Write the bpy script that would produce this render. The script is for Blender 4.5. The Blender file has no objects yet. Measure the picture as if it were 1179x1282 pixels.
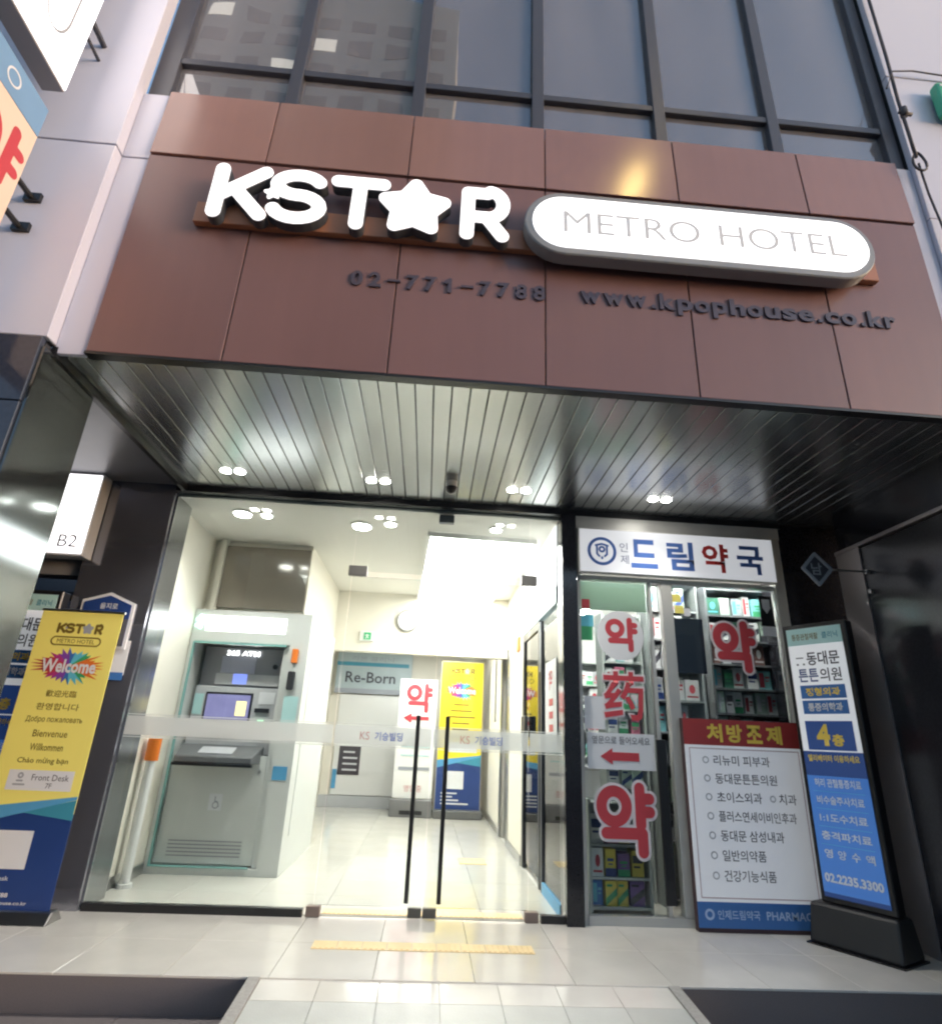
import bpy, bmesh, math, random
import numpy as np
from mathutils import Matrix, Vector

random.seed(7)
SC = bpy.context.scene
COL = SC.collection
R = math.radians

# ---------------------------------------------------------------- camera
cam_d = bpy.data.cameras.new('camera')
cam = bpy.data.objects.new('camera', cam_d)
COL.objects.link(cam)
RX = Vector((0.996546512, -0.072002417, 0.041360618))
RY = -Vector((0.064271307, 0.353460467, -0.933238928))
RZ = -Vector((0.052576115, 0.932674300, 0.356867485))
cm = Matrix((RX, RY, RZ)).transposed().to_4x4()
cm.translation = (0, 0, 1.25)
cam.matrix_world = cm
cam_d.sensor_fit = 'HORIZONTAL'
cam_d.sensor_width = 36
cam_d.lens = 740.016 / 1179 * 36
cam_d.clip_start = 0.05
cam_d.clip_end = 500
SC.camera = cam

# ---------------------------------------------------------------- sky, sun, exposure
SUN_EL, SUN_AZ = R(10), R(118)
w = bpy.data.worlds.new('World')
SC.world = w
w.use_nodes = True
nt = w.node_tree
sky = nt.nodes.new('ShaderNodeTexSky')
sky.sky_type = 'NISHITA'
sky.sun_disc = False
sky.sun_elevation = SUN_EL
sky.sun_rotation = SUN_AZ
sky.air_density = 1.0
sky.dust_density = 1.0
sky.ozone_density = 1.6
nt.links.new(sky.outputs[0], nt.nodes['Background'].inputs[0])
nt.nodes['Background'].inputs[1].default_value = 0.15
sun_d = bpy.data.lights.new('sun', 'SUN')
sun_d.energy = 0.5
sun_d.angle = R(18)
sun_d.color = (1, .86, .86)
sun = bpy.data.objects.new('sun', sun_d)
COL.objects.link(sun)
# Nishita: rotation 0 = +Y, turning clockwise seen from above
sdir = Vector((math.sin(SUN_AZ) * math.cos(SUN_EL), math.cos(SUN_AZ) * math.cos(SUN_EL), math.sin(SUN_EL)))
sun.rotation_euler = sdir.to_track_quat('Z', 'Y').to_euler()
sun.location = (0, -5, 20)
SC.view_settings.view_transform = 'Standard'
SC.view_settings.look = 'None'
SC.view_settings.gamma = 1
SC.view_settings.use_curve_mapping = False
SC.view_settings.exposure = 1.45
SC.cycles.use_denoising = True
SC.cycles.max_bounces = 7
SC.cycles.diffuse_bounces = 4
SC.cycles.glossy_bounces = 4
SC.cycles.use_adaptive_sampling = True
SC.cycles.adaptive_threshold = .03
SC.cycles.transparent_max_bounces = 24
SC.cycles.sample_clamp_indirect = 8
SC.cycles.filter_width = 2.2
SC.cycles.caustics_reflective = False
SC.cycles.caustics_refractive = False

# ---------------------------------------------------------------- materials
MATS = {}


def mat(name, col, rough=.5, metal=0.0, var=.08, scale=6.0, bump=0.0, bscale=60.0, spec=.5, coat=0.0, emit=None, es=0.0, rvar=.0, rand=0.0, streak=0.0):
    if name in MATS:
        return MATS[name]
    m = bpy.data.materials.new(name)
    m.use_nodes = True
    n, l = m.node_tree.nodes, m.node_tree.links
    b = n['Principled BSDF']
    b.inputs['Roughness'].default_value = rough
    b.inputs['Metallic'].default_value = metal
    b.inputs['Specular IOR Level'].default_value = spec
    b.inputs['Coat Weight'].default_value = coat
    tc = n.new('ShaderNodeTexCoord')
    no = n.new('ShaderNodeTexNoise')
    no.inputs['Scale'].default_value = scale
    no.inputs['Detail'].default_value = 6
    l.new(tc.outputs['Object'], no.inputs['Vector'])
    mx = n.new('ShaderNodeMix')
    mx.data_type = 'RGBA'
    mx.inputs[6].default_value = (*[max(0, c * (1 - var)) for c in col], 1)
    mx.inputs[7].default_value = (*[min(1, c * (1 + var)) for c in col], 1)
    l.new(no.outputs['Fac'], mx.inputs[0])
    col_out = mx.outputs[2]
    if rand:
        oi = n.new('ShaderNodeObjectInfo')
        mr2 = n.new('ShaderNodeMapRange')
        mr2.inputs['To Min'].default_value = 1 - rand
        mr2.inputs['To Max'].default_value = 1 + rand
        l.new(oi.outputs['Random'], mr2.inputs['Value'])
        vm = n.new('ShaderNodeVectorMath')
        vm.operation = 'SCALE'
        l.new(col_out, vm.inputs[0])
        l.new(mr2.outputs[0], vm.inputs['Scale'])
        col_out = vm.outputs[0]
    if streak:
        mp = n.new('ShaderNodeMapping')
        mp.inputs['Scale'].default_value = (14, 14, .7)
        ge = n.new('ShaderNodeNewGeometry')
        l.new(ge.outputs['Position'], mp.inputs['Vector'])
        ns = n.new('ShaderNodeTexNoise')
        ns.inputs['Scale'].default_value = 1.0
        ns.inputs['Detail'].default_value = 5
        l.new(mp.outputs[0], ns.inputs['Vector'])
        mr3 = n.new('ShaderNodeMapRange')
        mr3.inputs['From Min'].default_value = .35
        mr3.inputs['From Max'].default_value = .7
        mr3.inputs['To Min'].default_value = 1 - streak
        mr3.inputs['To Max'].default_value = 1 + streak
        l.new(ns.outputs['Fac'], mr3.inputs['Value'])
        vm2 = n.new('ShaderNodeVectorMath')
        vm2.operation = 'SCALE'
        l.new(col_out, vm2.inputs[0])
        l.new(mr3.outputs[0], vm2.inputs['Scale'])
        col_out = vm2.outputs[0]
    l.new(col_out, b.inputs['Base Color'])
    if rvar:
        mr = n.new('ShaderNodeMapRange')
        mr.inputs['To Min'].default_value = max(0, rough - rvar)
        mr.inputs['To Max'].default_value = min(1, rough + rvar)
        mr.inputs['From Min'].default_value = .3
        mr.inputs['From Max'].default_value = .7
        l.new(no.outputs['Fac'], mr.inputs['Value'])
        l.new(mr.outputs[0], b.inputs['Roughness'])
    if bump:
        n2 = n.new('ShaderNodeTexNoise')
        n2.inputs['Scale'].default_value = bscale
        l.new(tc.outputs['Object'], n2.inputs['Vector'])
        bp = n.new('ShaderNodeBump')
        bp.inputs['Strength'].default_value = bump
        bp.inputs['Distance'].default_value = .01
        l.new(n2.outputs['Fac'], bp.inputs['Height'])
        l.new(bp.outputs[0], b.inputs['Normal'])
    if emit:
        b.inputs['Emission Color'].default_value = (*emit, 1)
        b.inputs['Emission Strength'].default_value = es
    MATS[name] = m
    return m


def glass(name, tint=(.95, .97, .96), ior=1.45, rough=0.0, extra=0.0, milky_sheen=0.0, wavy=0.0):
    if name in MATS:
        return MATS[name]
    m = bpy.data.materials.new(name)
    m.use_nodes = True
    n, l = m.node_tree.nodes, m.node_tree.links
    n.remove(n['Principled BSDF'])
    out = n['Material Output']
    t = n.new('ShaderNodeBsdfTransparent')
    t.inputs[0].default_value = (*tint, 1)
    g = n.new('ShaderNodeBsdfGlossy')
    g.inputs['Roughness'].default_value = rough
    f = n.new('ShaderNodeFresnel')
    f.inputs[0].default_value = ior
    ad = n.new('ShaderNodeMath')
    ad.operation = 'ADD'
    ad.use_clamp = True
    ad.inputs[1].default_value = extra
    l.new(f.outputs[0], ad.inputs[0])
    mx = n.new('ShaderNodeMixShader')
    l.new(ad.outputs[0], mx.inputs[0])
    l.new(t.outputs[0], mx.inputs[1])
    l.new(g.outputs[0], mx.inputs[2])
    res = mx.outputs[0]
    if wavy:
        tc = n.new('ShaderNodeNewGeometry')
        nz = n.new('ShaderNodeTexNoise')
        nz.inputs['Scale'].default_value = 1.3
        nz.inputs['Detail'].default_value = 1
        l.new(tc.outputs['Position'], nz.inputs['Vector'])
        bp = n.new('ShaderNodeBump')
        bp.inputs['Strength'].default_value = wavy
        bp.inputs['Distance'].default_value = .02
        l.new(nz.outputs['Fac'], bp.inputs['Height'])
        l.new(bp.outputs[0], g.inputs['Normal'])
    if milky_sheen:  # pale diffuse veil mixed in, standing in for brighter milky reflections on the panes
        df = n.new('ShaderNodeBsdfDiffuse')
        df.inputs[0].default_value = (.60, .56, .60, 1)
        tg = n.new('ShaderNodeNewGeometry')
        mp = n.new('ShaderNodeMapping')
        mp.inputs['Scale'].default_value = (2.2, 2.2, .35)
        l.new(tg.outputs['Position'], mp.inputs['Vector'])
        dn = n.new('ShaderNodeTexNoise')
        dn.inputs['Scale'].default_value = 1.0
        dn.inputs['Detail'].default_value = 3
        l.new(mp.outputs[0], dn.inputs['Vector'])
        mr = n.new('ShaderNodeMapRange')
        mr.inputs['From Min'].default_value = .3
        mr.inputs['From Max'].default_value = .7
        mr.inputs['To Min'].default_value = milky_sheen * .75
        mr.inputs['To Max'].default_value = milky_sheen * 1.25
        l.new(dn.outputs['Fac'], mr.inputs['Value'])
        m2 = n.new('ShaderNodeMixShader')
        l.new(mr.outputs[0], m2.inputs[0])
        l.new(res, m2.inputs[1])
        l.new(df.outputs[0], m2.inputs[2])
        res = m2.outputs[0]
    l.new(res, out.inputs[0])
    MATS[name] = m
    return m


def frost(name, col, keep):
    m = bpy.data.materials.new(name)
    m.use_nodes = True
    n, l = m.node_tree.nodes, m.node_tree.links
    n.remove(n['Principled BSDF'])
    t = n.new('ShaderNodeBsdfTransparent')
    d = n.new('ShaderNodeBsdfTranslucent')
    d.inputs[0].default_value = (*col, 1)
    e = n.new('ShaderNodeBsdfDiffuse')
    e.inputs[0].default_value = (*col, 1)
    a = n.new('ShaderNodeMixShader')
    l.new(d.outputs[0], a.inputs[1])
    l.new(e.outputs[0], a.inputs[2])
    b = n.new('ShaderNodeMixShader')
    b.inputs[0].default_value = keep
    l.new(a.outputs[0], b.inputs[1])
    l.new(t.outputs[0], b.inputs[2])
    l.new(b.outputs[0], n['Material Output'].inputs[0])
    return m


def glow(name, col, s):
    return mat(name, (.8, .8, .8), rough=.4, var=.01, emit=col, es=s)


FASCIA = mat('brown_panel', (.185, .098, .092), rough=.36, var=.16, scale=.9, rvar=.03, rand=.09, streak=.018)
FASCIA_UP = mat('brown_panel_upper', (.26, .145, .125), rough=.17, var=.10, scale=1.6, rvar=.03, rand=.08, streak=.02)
RAIL = mat('copper_brown_rail', (.36, .15, .08), rough=.4)
WHITEWALL = mat('white_panel', (.545, .54, .635), rough=.42, var=.03, scale=2, rvar=.05)
DARKCAP = mat('dark_joint', (.03, .03, .035), rough=.7)
GRANITE = mat('black_granite', (.014, .014, .018), rough=.11, var=.5, scale=90, rvar=.03)
NAVYSTONE = mat('polished_navy_stone', (.035, .04, .06), rough=.14, var=.25, scale=40)
STEEL = mat('brushed_steel', (.55, .55, .54), rough=.28, metal=1, var=.06, scale=12)
MIRROR = mat('mirror_steel', (.5, .52, .52), rough=.08, metal=1, var=.05, scale=3, bump=.02, bscale=2.5)
SOFFIT = mat('soffit_metal', (.45, .465, .465), rough=.23, metal=.9, var=.05, scale=4)
FRAME = mat('charcoal_frame', (.052, .052, .065), rough=.4)
ALU = mat('grey_aluminium', (.48, .48, .46), rough=.4, metal=.15)
BLACK = mat('black_paint', (.012, .012, .014), rough=.32)
BLACKPL = mat('black_plastic', (.02, .02, .022), rough=.45, bump=.1, bscale=200)
TILE = mat('pale_polished_tile', (.64, .62, .575), rough=.14, var=.09, scale=3.5, rvar=.06, rand=.05)
TILEIN = mat('lobby_polished_tile', (.60, .585, .53), rough=.12, var=.05, scale=3, rvar=.03, rand=.03)
RTILE = mat('grey_ramp_tile', (.52, .53, .50), rough=.35, var=.12, scale=5, bump=.12, bscale=120, rand=.07)
GROUT = mat('grout', (.50, .485, .45), rough=.85)
DGRAN = mat('dark_grey_granite', (.165, .145, .145), rough=.5, var=.25, scale=160, bump=.06, bscale=220)
KERB = mat('rough_kerb_stone', (.34, .33, .31), rough=.8, var=.3, scale=60, bump=.3, bscale=80)
PAVE = mat('asphalt_pavement', (.10, .10, .102), rough=.85, var=.25, scale=50, bump=.3, bscale=90)
YTILE = mat('yellow_tactile', (.80, .62, .33), rough=.5, var=.1)
CREAM = mat('cream_wall', (.78, .745, .655), rough=.6, var=.03, scale=2)
CEIL = mat('lobby_ceiling_white', (.78, .77, .72), rough=.7, var=.02)
ATMC = mat('pale_green_grey_cabinet', (.63, .65, .63), rough=.4, var=.03)
ATMD = mat('atm_grey', (.30, .30, .325), rough=.4)
ATML = mat('atm_light_grey', (.50, .51, .53), rough=.35)
TURQ = mat('turquoise_glass_edge', (.24, .48, .45), rough=.15)
WHITE = mat('white_paint', (.78, .78, .76), rough=.5, var=.02)
PAPER = mat('white_print', (.72, .73, .76), rough=.45, var=.02)
RED = mat('red_vinyl', (.52, .055, .07), rough=.4, var=.04)
REDH = mat('red_print', (.42, .05, .05), rough=.4, var=.04)
YEL = mat('yellow_print', (.90, .80, .20), rough=.5, var=.05, scale=2)
YTXT = mat('gold_print', (.85, .62, .10), rough=.5)
NAVY = mat('navy_print', (.018, .05, .20), rough=.45, var=.06)
BLUE = mat('blue_print', (.05, .17, .46), rough=.45, var=.05)
LBLUE = mat('light_blue_print', (.10, .35, .60), rough=.45)
TEAL = mat('teal_print', (.05, .27, .38), rough=.45)
PTEAL = mat('pale_teal_print', (.45, .70, .70), rough=.45)
INK = mat('dark_ink', (.045, .045, .06), rough=.6)
OLIVE = mat('brown_ink', (.17, .115, .015), rough=.6)
VIOLET = mat('violet_print', (.22, .06, .38), rough=.5)
GREEN = mat('green_print', (.05, .36, .15), rough=.5)
SKYB = mat('cyan_print', (.12, .50, .65), rough=.5)
ORANGE = mat('orange_plastic', (.80, .20, .02), rough=.45)
GREYT = mat('grey_print', (.34, .36, .40), rough=.5)
NAVYL = mat('navy_raised_letter', (.07, .055, .075), rough=.35)
TINT = glass('tinted_window_glass', (.56, .56, .59), ior=1.75, extra=.15, milky_sheen=.20, wavy=.15)
CLEAR = glass('clear_glass', (.93, .955, .945), ior=1.42)
BROWNG = mat('brown_mirror_glass', (.23, .20, .16), rough=.12, spec=.8)
FROST = frost('frosted_film', (.92, .95, .95), .42)
L_SIGN = glow('sign_white_light', (1, .985, 1), .62)
L_LET = glow('letter_white_light', (1, .97, .985), .5)
L_PANEL = glow('ceiling_panel_light', (1, .98, .94), 6)
L_SPOT = glow('downlight_lens', (1, .96, .88), 40)
L_BOX = glow('lightbox_white', (1, .97, .99), .75)
L_DIM = glow('lightbox_soft', (.95, .96, 1), .28)
L_PHARM = glow('shop_light', (1, .98, .95), 4.0)


# ---------------------------------------------------------------- mesh helpers
class MB:
    def __init__(self):
        self.v, self.f = [], []

    def add(self, v, f):
        o = len(self.v)
        self.v += [tuple(p) for p in v]
        self.f += [tuple(i + o for i in q) for q in f]
        return self

    def box(self, x0, x1, y0, y1, z0, z1):
        v = [(x0, y0, z0), (x1, y0, z0), (x1, y1, z0), (x0, y1, z0), (x0, y0, z1), (x1, y0, z1), (x1, y1, z1), (x0, y1, z1)]
        return self.add(v, [(3, 2, 1, 0), (4, 5, 6, 7), (0, 1, 5, 4), (1, 2, 6, 5), (2, 3, 7, 6), (3, 0, 4, 7)])

    def tube(self, path, r, n=8, cap=True):
        pts = [Vector(p) for p in path]
        rings = []
        for i, p in enumerate(pts):
            d = (pts[min(i + 1, len(pts) - 1)] - pts[max(i - 1, 0)]).normalized()
            a = Vector((0, 0, 1)) if abs(d.z) < .9 else Vector((1, 0, 0))
            u = d.cross(a).normalized()
            q = d.cross(u).normalized()
            rings.append([p + (u * math.cos(t) + q * math.sin(t)) * r for t in [2 * math.pi * k / n for k in range(n)]])
        v = [p for ring in rings for p in ring]
        f = []
        for i in range(len(rings) - 1):
            for k in range(n):
                f.append((i * n + k, i * n + (k + 1) % n, (i + 1) * n + (k + 1) % n, (i + 1) * n + k))
        if cap:
            f.append(tuple(range(n - 1, -1, -1)))
            f.append(tuple((len(rings) - 1) * n + k for k in range(n)))
        return self.add(v, f)

    def disc(self, c, r, y0, y1, n=24, rz=None):
        # disc in the XZ plane from y0 (front) to y1
        rz = rz or r
        a = [(c[0] + r * math.cos(2 * math.pi * k / n), c[1] + rz * math.sin(2 * math.pi * k / n)) for k in range(n)]
        return self.prism(a, y0, y1)

    def prism(self, pts, y0, y1):
        # polygon in XZ (counter-clockwise seen from -Y), extruded in Y
        n = len(pts)
        v = [(x, y0, z) for x, z in pts] + [(x, y1, z) for x, z in pts]
        f = [tuple(range(n)), tuple(range(2 * n - 1, n - 1, -1))]
        for k in range(n):
            j = (k + 1) % n
            f.append((k, n + k, n + j, j))
        return self.add(v, f)

    def mesh(self, name):
        m = bpy.data.meshes.new(name)
        m.from_pydata(self.v, [], self.f)
        m.update()
        bm = bmesh.new()
        bm.from_mesh(m)
        bmesh.ops.recalc_face_normals(bm, faces=bm.faces)
        bm.to_mesh(m)
        bm.free()
        return m


def B(*a):
    return MB().box(*a)


CONV = {}


def conv(p):
    return CONV[p] if p is not None else Matrix.Identity(4)


def link(name, me, m, parent, smooth=False):
    o = bpy.data.objects.new(name, me)
    COL.objects.link(o)
    if m is not None:
        me.materials.clear()
        me.materials.append(m)
    if smooth:
        for p in me.polygons:
            p.use_smooth = True
    co = np.empty(len(me.vertices) * 3)
    me.vertices.foreach_get('co', co)
    co = co.reshape(-1, 3)
    M = conv(parent)
    A = np.array(M)
    co = co @ A[:3, :3].T + A[:3, 3]
    c = (co.min(0) + co.max(0)) / 2
    if parent is None:
        c[2] = co[:, 2].min()
    me.vertices.foreach_set('co', (co - c).ravel())
    me.update()
    o.location = c
    o.parent = parent
    CONV[o] = Matrix.Translation(-Vector(c)) @ M
    return o


def ob(name, mb, m, parent=None, bevel=0.0, seg=1, smooth=False):
    me = mb.mesh(name)
    if bevel:
        bm = bmesh.new()
        bm.from_mesh(me)
        bmesh.ops.bevel(bm, geom=bm.edges[:], offset=bevel, segments=seg, affect='EDGES', profile=.5)
        bm.to_mesh(me)
        bm.free()
    return link(name, me, m, parent, smooth)


def clone(o, d, parent='same', m=None):
    c = o.copy()
    COL.objects.link(c)
    c.location = o.location + Vector(d)
    if parent != 'same':
        c.parent = parent
    return c


def tag(o, label=None, cat=None, group=None, kind=None):
    if label:
        o['label'] = label
    if cat:
        o['category'] = cat
    if group:
        o['group'] = group
    if kind:
        o['kind'] = kind
    return o


def thing(name, label, cat, loc=(0, 0, 0), rz=None, group=None):
    """Empty at the base; children are given in world coordinates, or in local ones when rz is set."""
    o = bpy.data.objects.new(name, None)
    COL.objects.link(o)
    o.location = loc
    o.empty_display_size = .1
    if rz is not None:
        o.rotation_euler = (0, 0, rz)
        CONV[o] = Matrix.Identity(4)
    else:
        CONV[o] = Matrix.Translation(-Vector(loc))
    return tag(o, label, cat, group)


def struct(name, mb, m, bevel=0):
    return tag(ob(name, mb, m, None, bevel), kind='structure')


TMP = bpy.data.scenes.new('text_workbench')
TMP2 = bpy.data.scenes.new('outline_workbench')


def curve_to_mesh(c, name):
    o = bpy.data.objects.new('tmp', c)
    TMP2.collection.objects.link(o)
    TMP2.view_layers[0].update()
    dg = TMP2.view_layers[0].depsgraph
    me = bpy.data.meshes.new_from_object(o.evaluated_get(dg))
    bpy.data.objects.remove(o)
    bpy.data.curves.remove(c)
    me.name = name
    return me


def place(me, cx, cz, y, w=None, h=None, face='front'):
    """Fit a mesh drawn in XY to width/height, centre at (cx, cz) on a plane facing -Y (front) or +X (side: cx is Y, y is X)."""
    co = np.empty(len(me.vertices) * 3)
    me.vertices.foreach_get('co', co)
    co = co.reshape(-1, 3)
    lo, hi = co.min(0), co.max(0)
    sx = w / (hi[0] - lo[0]) if w else None
    sy = h / (hi[1] - lo[1]) if h else None
    sx = sx or sy
    sy = sy or sx
    p = (co - (lo + hi) / 2) * (sx, sy, 1)
    if face == 'front':
        q = np.stack([cx + p[:, 0], y - co[:, 2], cz + p[:, 1]], 1)
    else:
        q = np.stack([y + co[:, 2], cx + p[:, 0], cz + p[:, 1]], 1)
    me.vertices.foreach_set('co', q.ravel())
    me.update()
    return me


def txt(parent, s, cx, cz, y, m, w=None, h=None, bold=0.0, ext=0.0, name='lettering', face='front'):
    c = bpy.data.curves.new('t', 'FONT')
    c.body = s
    c.size = 1
    c.offset = bold
    c.resolution_u = 6 if s.isascii() and len(s) < 6 else 2
    c.extrude = ext
    o = bpy.data.objects.new('tmp', c)
    TMP.collection.objects.link(o)
    JOBS.append((o, parent, cx, cz, y, m, w, h, name, face))


JOBS = []


def flush_text():
    TMP.view_layers[0].update()
    dg = TMP.view_layers[0].depsgraph
    made = [bpy.data.meshes.new_from_object(j[0].evaluated_get(dg)) for j in JOBS]
    for me, (o, parent, cx, cz, y, m, w, h, name, face) in zip(made, JOBS):
        me.name = name
        link(name, place(me, cx, cz, y, w, h, face), m, parent)
        c = o.data
        bpy.data.objects.remove(o)
        bpy.data.curves.remove(c)


# outlines from strokes: signed distance field -> marching squares -> filled outline
def seg_d(X, Y, a, b):
    ax, ay = a
    dx, dy = b[0] - ax, b[1] - ay
    L = dx * dx + dy * dy + 1e-12
    t = np.clip(((X - ax) * dx + (Y - ay) * dy) / L, 0, 1)
    return np.hypot(X - ax - t * dx, Y - ay - t * dy)


def shape_mesh(name, strokes, r, cell, ext=0.0):
    """strokes: polylines [(x,y),...], ('ring',cx,cy,R) or ('poly',[...]); r: half stroke width."""
    P = []
    for s in strokes:
        if s[0] == 'ring':
            P += [(s[1] - s[3], s[2] - s[3]), (s[1] + s[3], s[2] + s[3])]
        elif s[0] == 'poly':
            P += s[1]
        else:
            P += list(s)
    P = np.array(P)
    lo, hi = P.min(0) - r - 3 * cell, P.max(0) + r + 3 * cell
    xs = np.arange(lo[0], hi[0], cell)
    ys = np.arange(lo[1], hi[1], cell)
    X, Y = np.meshgrid(xs, ys, indexing='ij')
    D = np.full(X.shape, 1e9)
    for s in strokes:
        if s[0] == 'ring':
            d = np.abs(np.hypot(X - s[1], Y - s[2]) - s[3])
        elif s[0] == 'poly':
            pts = s[1]
            d = np.full(X.shape, 1e9)
            ins = np.zeros(X.shape, bool)
            for i in range(len(pts)):
                a, b = pts[i], pts[(i + 1) % len(pts)]
                d = np.minimum(d, seg_d(X, Y, a, b))
                cr = ((a[1] > Y) != (b[1] > Y)) & (X < (b[0] - a[0]) * (Y - a[1]) / ((b[1] - a[1]) or 1e-9) + a[0])
                ins ^= cr
            d = np.where(ins, -d, d)
        else:
            d = np.full(X.shape, 1e9)
            for i in range(len(s) - 1):
                d = np.minimum(d, seg_d(X, Y, s[i], s[i + 1]))
        D = np.minimum(D, d)
    D = D - r + 1e-7
    nxt = {}

    def pt(i, j, e):
        a, b = {0: ((i, j), (i + 1, j)), 1: ((i + 1, j), (i + 1, j + 1)), 2: ((i, j + 1), (i + 1, j + 1)), 3: ((i, j), (i, j + 1))}[e]
        t = D[a] / (D[a] - D[b])
        key = (a, b)
        return key, (xs[a[0]] + t * (xs[b[0]] - xs[a[0]]), ys[a[1]] + t * (ys[b[1]] - ys[a[1]]))
    T = {1: [(3, 0)], 2: [(0, 1)], 3: [(3, 1)], 4: [(1, 2)], 5: [(3, 2), (1, 0)], 6: [(0, 2)], 7: [(3, 2)], 8: [(2, 3)], 9: [(2, 0)],
         10: [(2, 1), (0, 3)], 11: [(2, 1)], 12: [(1, 3)], 13: [(1, 0)], 14: [(0, 3)]}
    I = D < 0
    pos = {}
    code = I[:-1, :-1] * 1 + I[1:, :-1] * 2 + I[1:, 1:] * 4 + I[:-1, 1:] * 8
    for i, j in zip(*np.nonzero((code > 0) & (code < 15))):
        for a, b in T[int(code[i, j])]:
            ka, pa = pt(i, j, a)
            kb, pb = pt(i, j, b)
            pos[ka], pos[kb] = pa, pb
            nxt[ka] = kb
    c = bpy.data.curves.new('s', 'CURVE')
    c.dimensions = '2D'
    c.fill_mode = 'BOTH'
    c.extrude = ext
    while nxt:
        k0 = next(iter(nxt))
        loop, k = [], k0
        while k in nxt:
            loop.append(pos[k])
            k = nxt.pop(k)
        if len(loop) < 5:
            continue
        sp = c.splines.new('POLY')
        sp.points.add(len(loop) - 1)
        for p, q in zip(sp.points, loop):
            p.co = (q[0], q[1], 0, 1)
        sp.use_cyclic_u = True
    return curve_to_mesh(c, name)


def shape(parent, name, strokes, r, cell, m, y, ext=0.0, face='front'):
    """strokes already in world X,Z (front) or Y,Z (side)."""
    me = shape_mesh(name, strokes, r, cell, ext)
    n = len(me.vertices)
    co = np.empty(n * 3)
    me.vertices.foreach_get('co', co)
    co = co.reshape(-1, 3)
    q = np.stack([co[:, 0], y - co[:, 2], co[:, 1]], 1) if face == 'front' else np.stack([y + co[:, 2], co[:, 0], co[:, 1]], 1)
    me.vertices.foreach_set('co', q.ravel())
    me.update()
    return link(name, me, m, parent)


def arc(cx, cy, rx, ry, a0, a1, n=14):
    return [(cx + rx * math.cos(R(a0 + (a1 - a0) * k / n)), cy + ry * math.sin(R(a0 + (a1 - a0) * k / n))) for k in range(n + 1)]


def star_pts(cx, cy, ro, ri, rot=90):
    return [(cx + (ro if k % 2 == 0 else ri) * math.cos(R(rot + 36 * k)), cy + (ro if k % 2 == 0 else ri) * math.sin(R(rot + 36 * k))) for k in range(10)]


def fit_strokes(strokes, x0, x1, z0, z1):
    """unit-square strokes into a rectangle"""
    W, H = x1 - x0, z1 - z0
    out = []
    for s in strokes:
        if s[0] == 'ring':
            out.append([(x0 + W * (s[1] + s[3] * math.cos(t)), z0 + H * (s[2] + s[3] * math.sin(t) * 1.0)) for t in [2 * math.pi * k / 32 for k in range(33)]])
        else:
            out.append([(x0 + W * a, z0 + H * b) for a, b in s])
    return out


YAK = [('ring', .30, .70, .24), [(.80, 1.0), (.80, .42)], [(.80, .83), (.98, .83)], [(.80, .62), (.98, .62)], [(.14, .28), (.82, .28), (.82, .0)]]


def kstar(parent, x0, x1, z0, z1, r, m, y, ext, cell, mstar=None, names='letter'):
    """the K S T star R letters as rounded strokes in a rectangle (outer extents)"""
    W, H = x1 - x0, z1 - z0

    def q(a, b):
        return (x0 + a * W, z0 + b * H)
    rw, rh = r / W, r / H
    K = [[q(rw, rh), q(rw, 1 - rh)], [q(.168, 1 - rh), q(rw + .012, .43)], [q(.075, .56), q(.172, rh)]]
    cx, top, bot = .287, 1 - rh, rh
    s1 = [q(a, b) for a, b in arc(cx, (top + .53) / 2 + .0, .073, (top - .53) / 2 + .005, 25, 270)]
    s2 = [q(a, b) for a, b in arc(cx, (bot + .53) / 2, .078, (.53 - bot) / 2, 90, -160)]
    S = [s1 + s2]
    T = [[q(.415, 1 - rh - .03), q(.57, 1 - rh - .03)], [q(.492, 1 - rh - .03), q(.492, rh)]]
    Rr = [[q(.865, rh), q(.865, 1 - rh - .02), q(.93, 1 - rh - .02)] + [q(a, b) for a, b in arc(.935, .68, .052, .255 - rh * .0 - .0, 80, -90)][:] + [q(.865, .43)],
          [q(.93, .43), q(.985, rh)]]
    out = []
    for s in (K, S, T, Rr):
        out.append(shape(parent, names, s, r, cell, m, y, ext))
    ms = mstar or m
    c = q(.682, .49)
    out.append(shape(parent, 'star', [('poly', star_pts(c[0], c[1], .50 * H - r * .62, .245 * H, 90))], r * 1.0, cell, ms, y, ext))
    c = q(.205, .52)
    out.append(shape(parent, 'small_star', [('poly', star_pts(c[0], c[1], .105 * H, .05 * H, 100))], r * .22, cell * .5, ms, y - .002 if ext == 0 else y - .004, ext))
    return out


# ================================================================ GROUND
YD, YF, ZS = 5.085, 3.01, 3.25
struct('pavement', B(-60, 60, -60, 60, -.40, -.194), PAVE)

landing = struct('landing_floor', B(-3.6, 4.4, 3.95, 5.13, -.175, -.012), GROUT)
proto = None
xs = -3.6
k = 0
t0 = None
for i in range(14):
    for j in range(2):
        x0, y0 = -3.56 + i * .56, 3.935 + j * .585
        if t0 is None:
            t0 = ob('floor_tile', B(x0, x0 + .557, y0, y0 + .582, -.012, 0), TILE, landing, bevel=.0015)
            p0 = (x0, y0)
        else:
            clone(t0, (x0 - p0[0], y0 - p0[1], 0))
ob('step_riser', B(-3.6, -.86, 3.938, 3.95, -.18, -.013), DGRAN, landing)
ob('step_riser', B(1.50, 4.4, 3.938, 3.95, -.18, -.013), DGRAN, landing)
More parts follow.
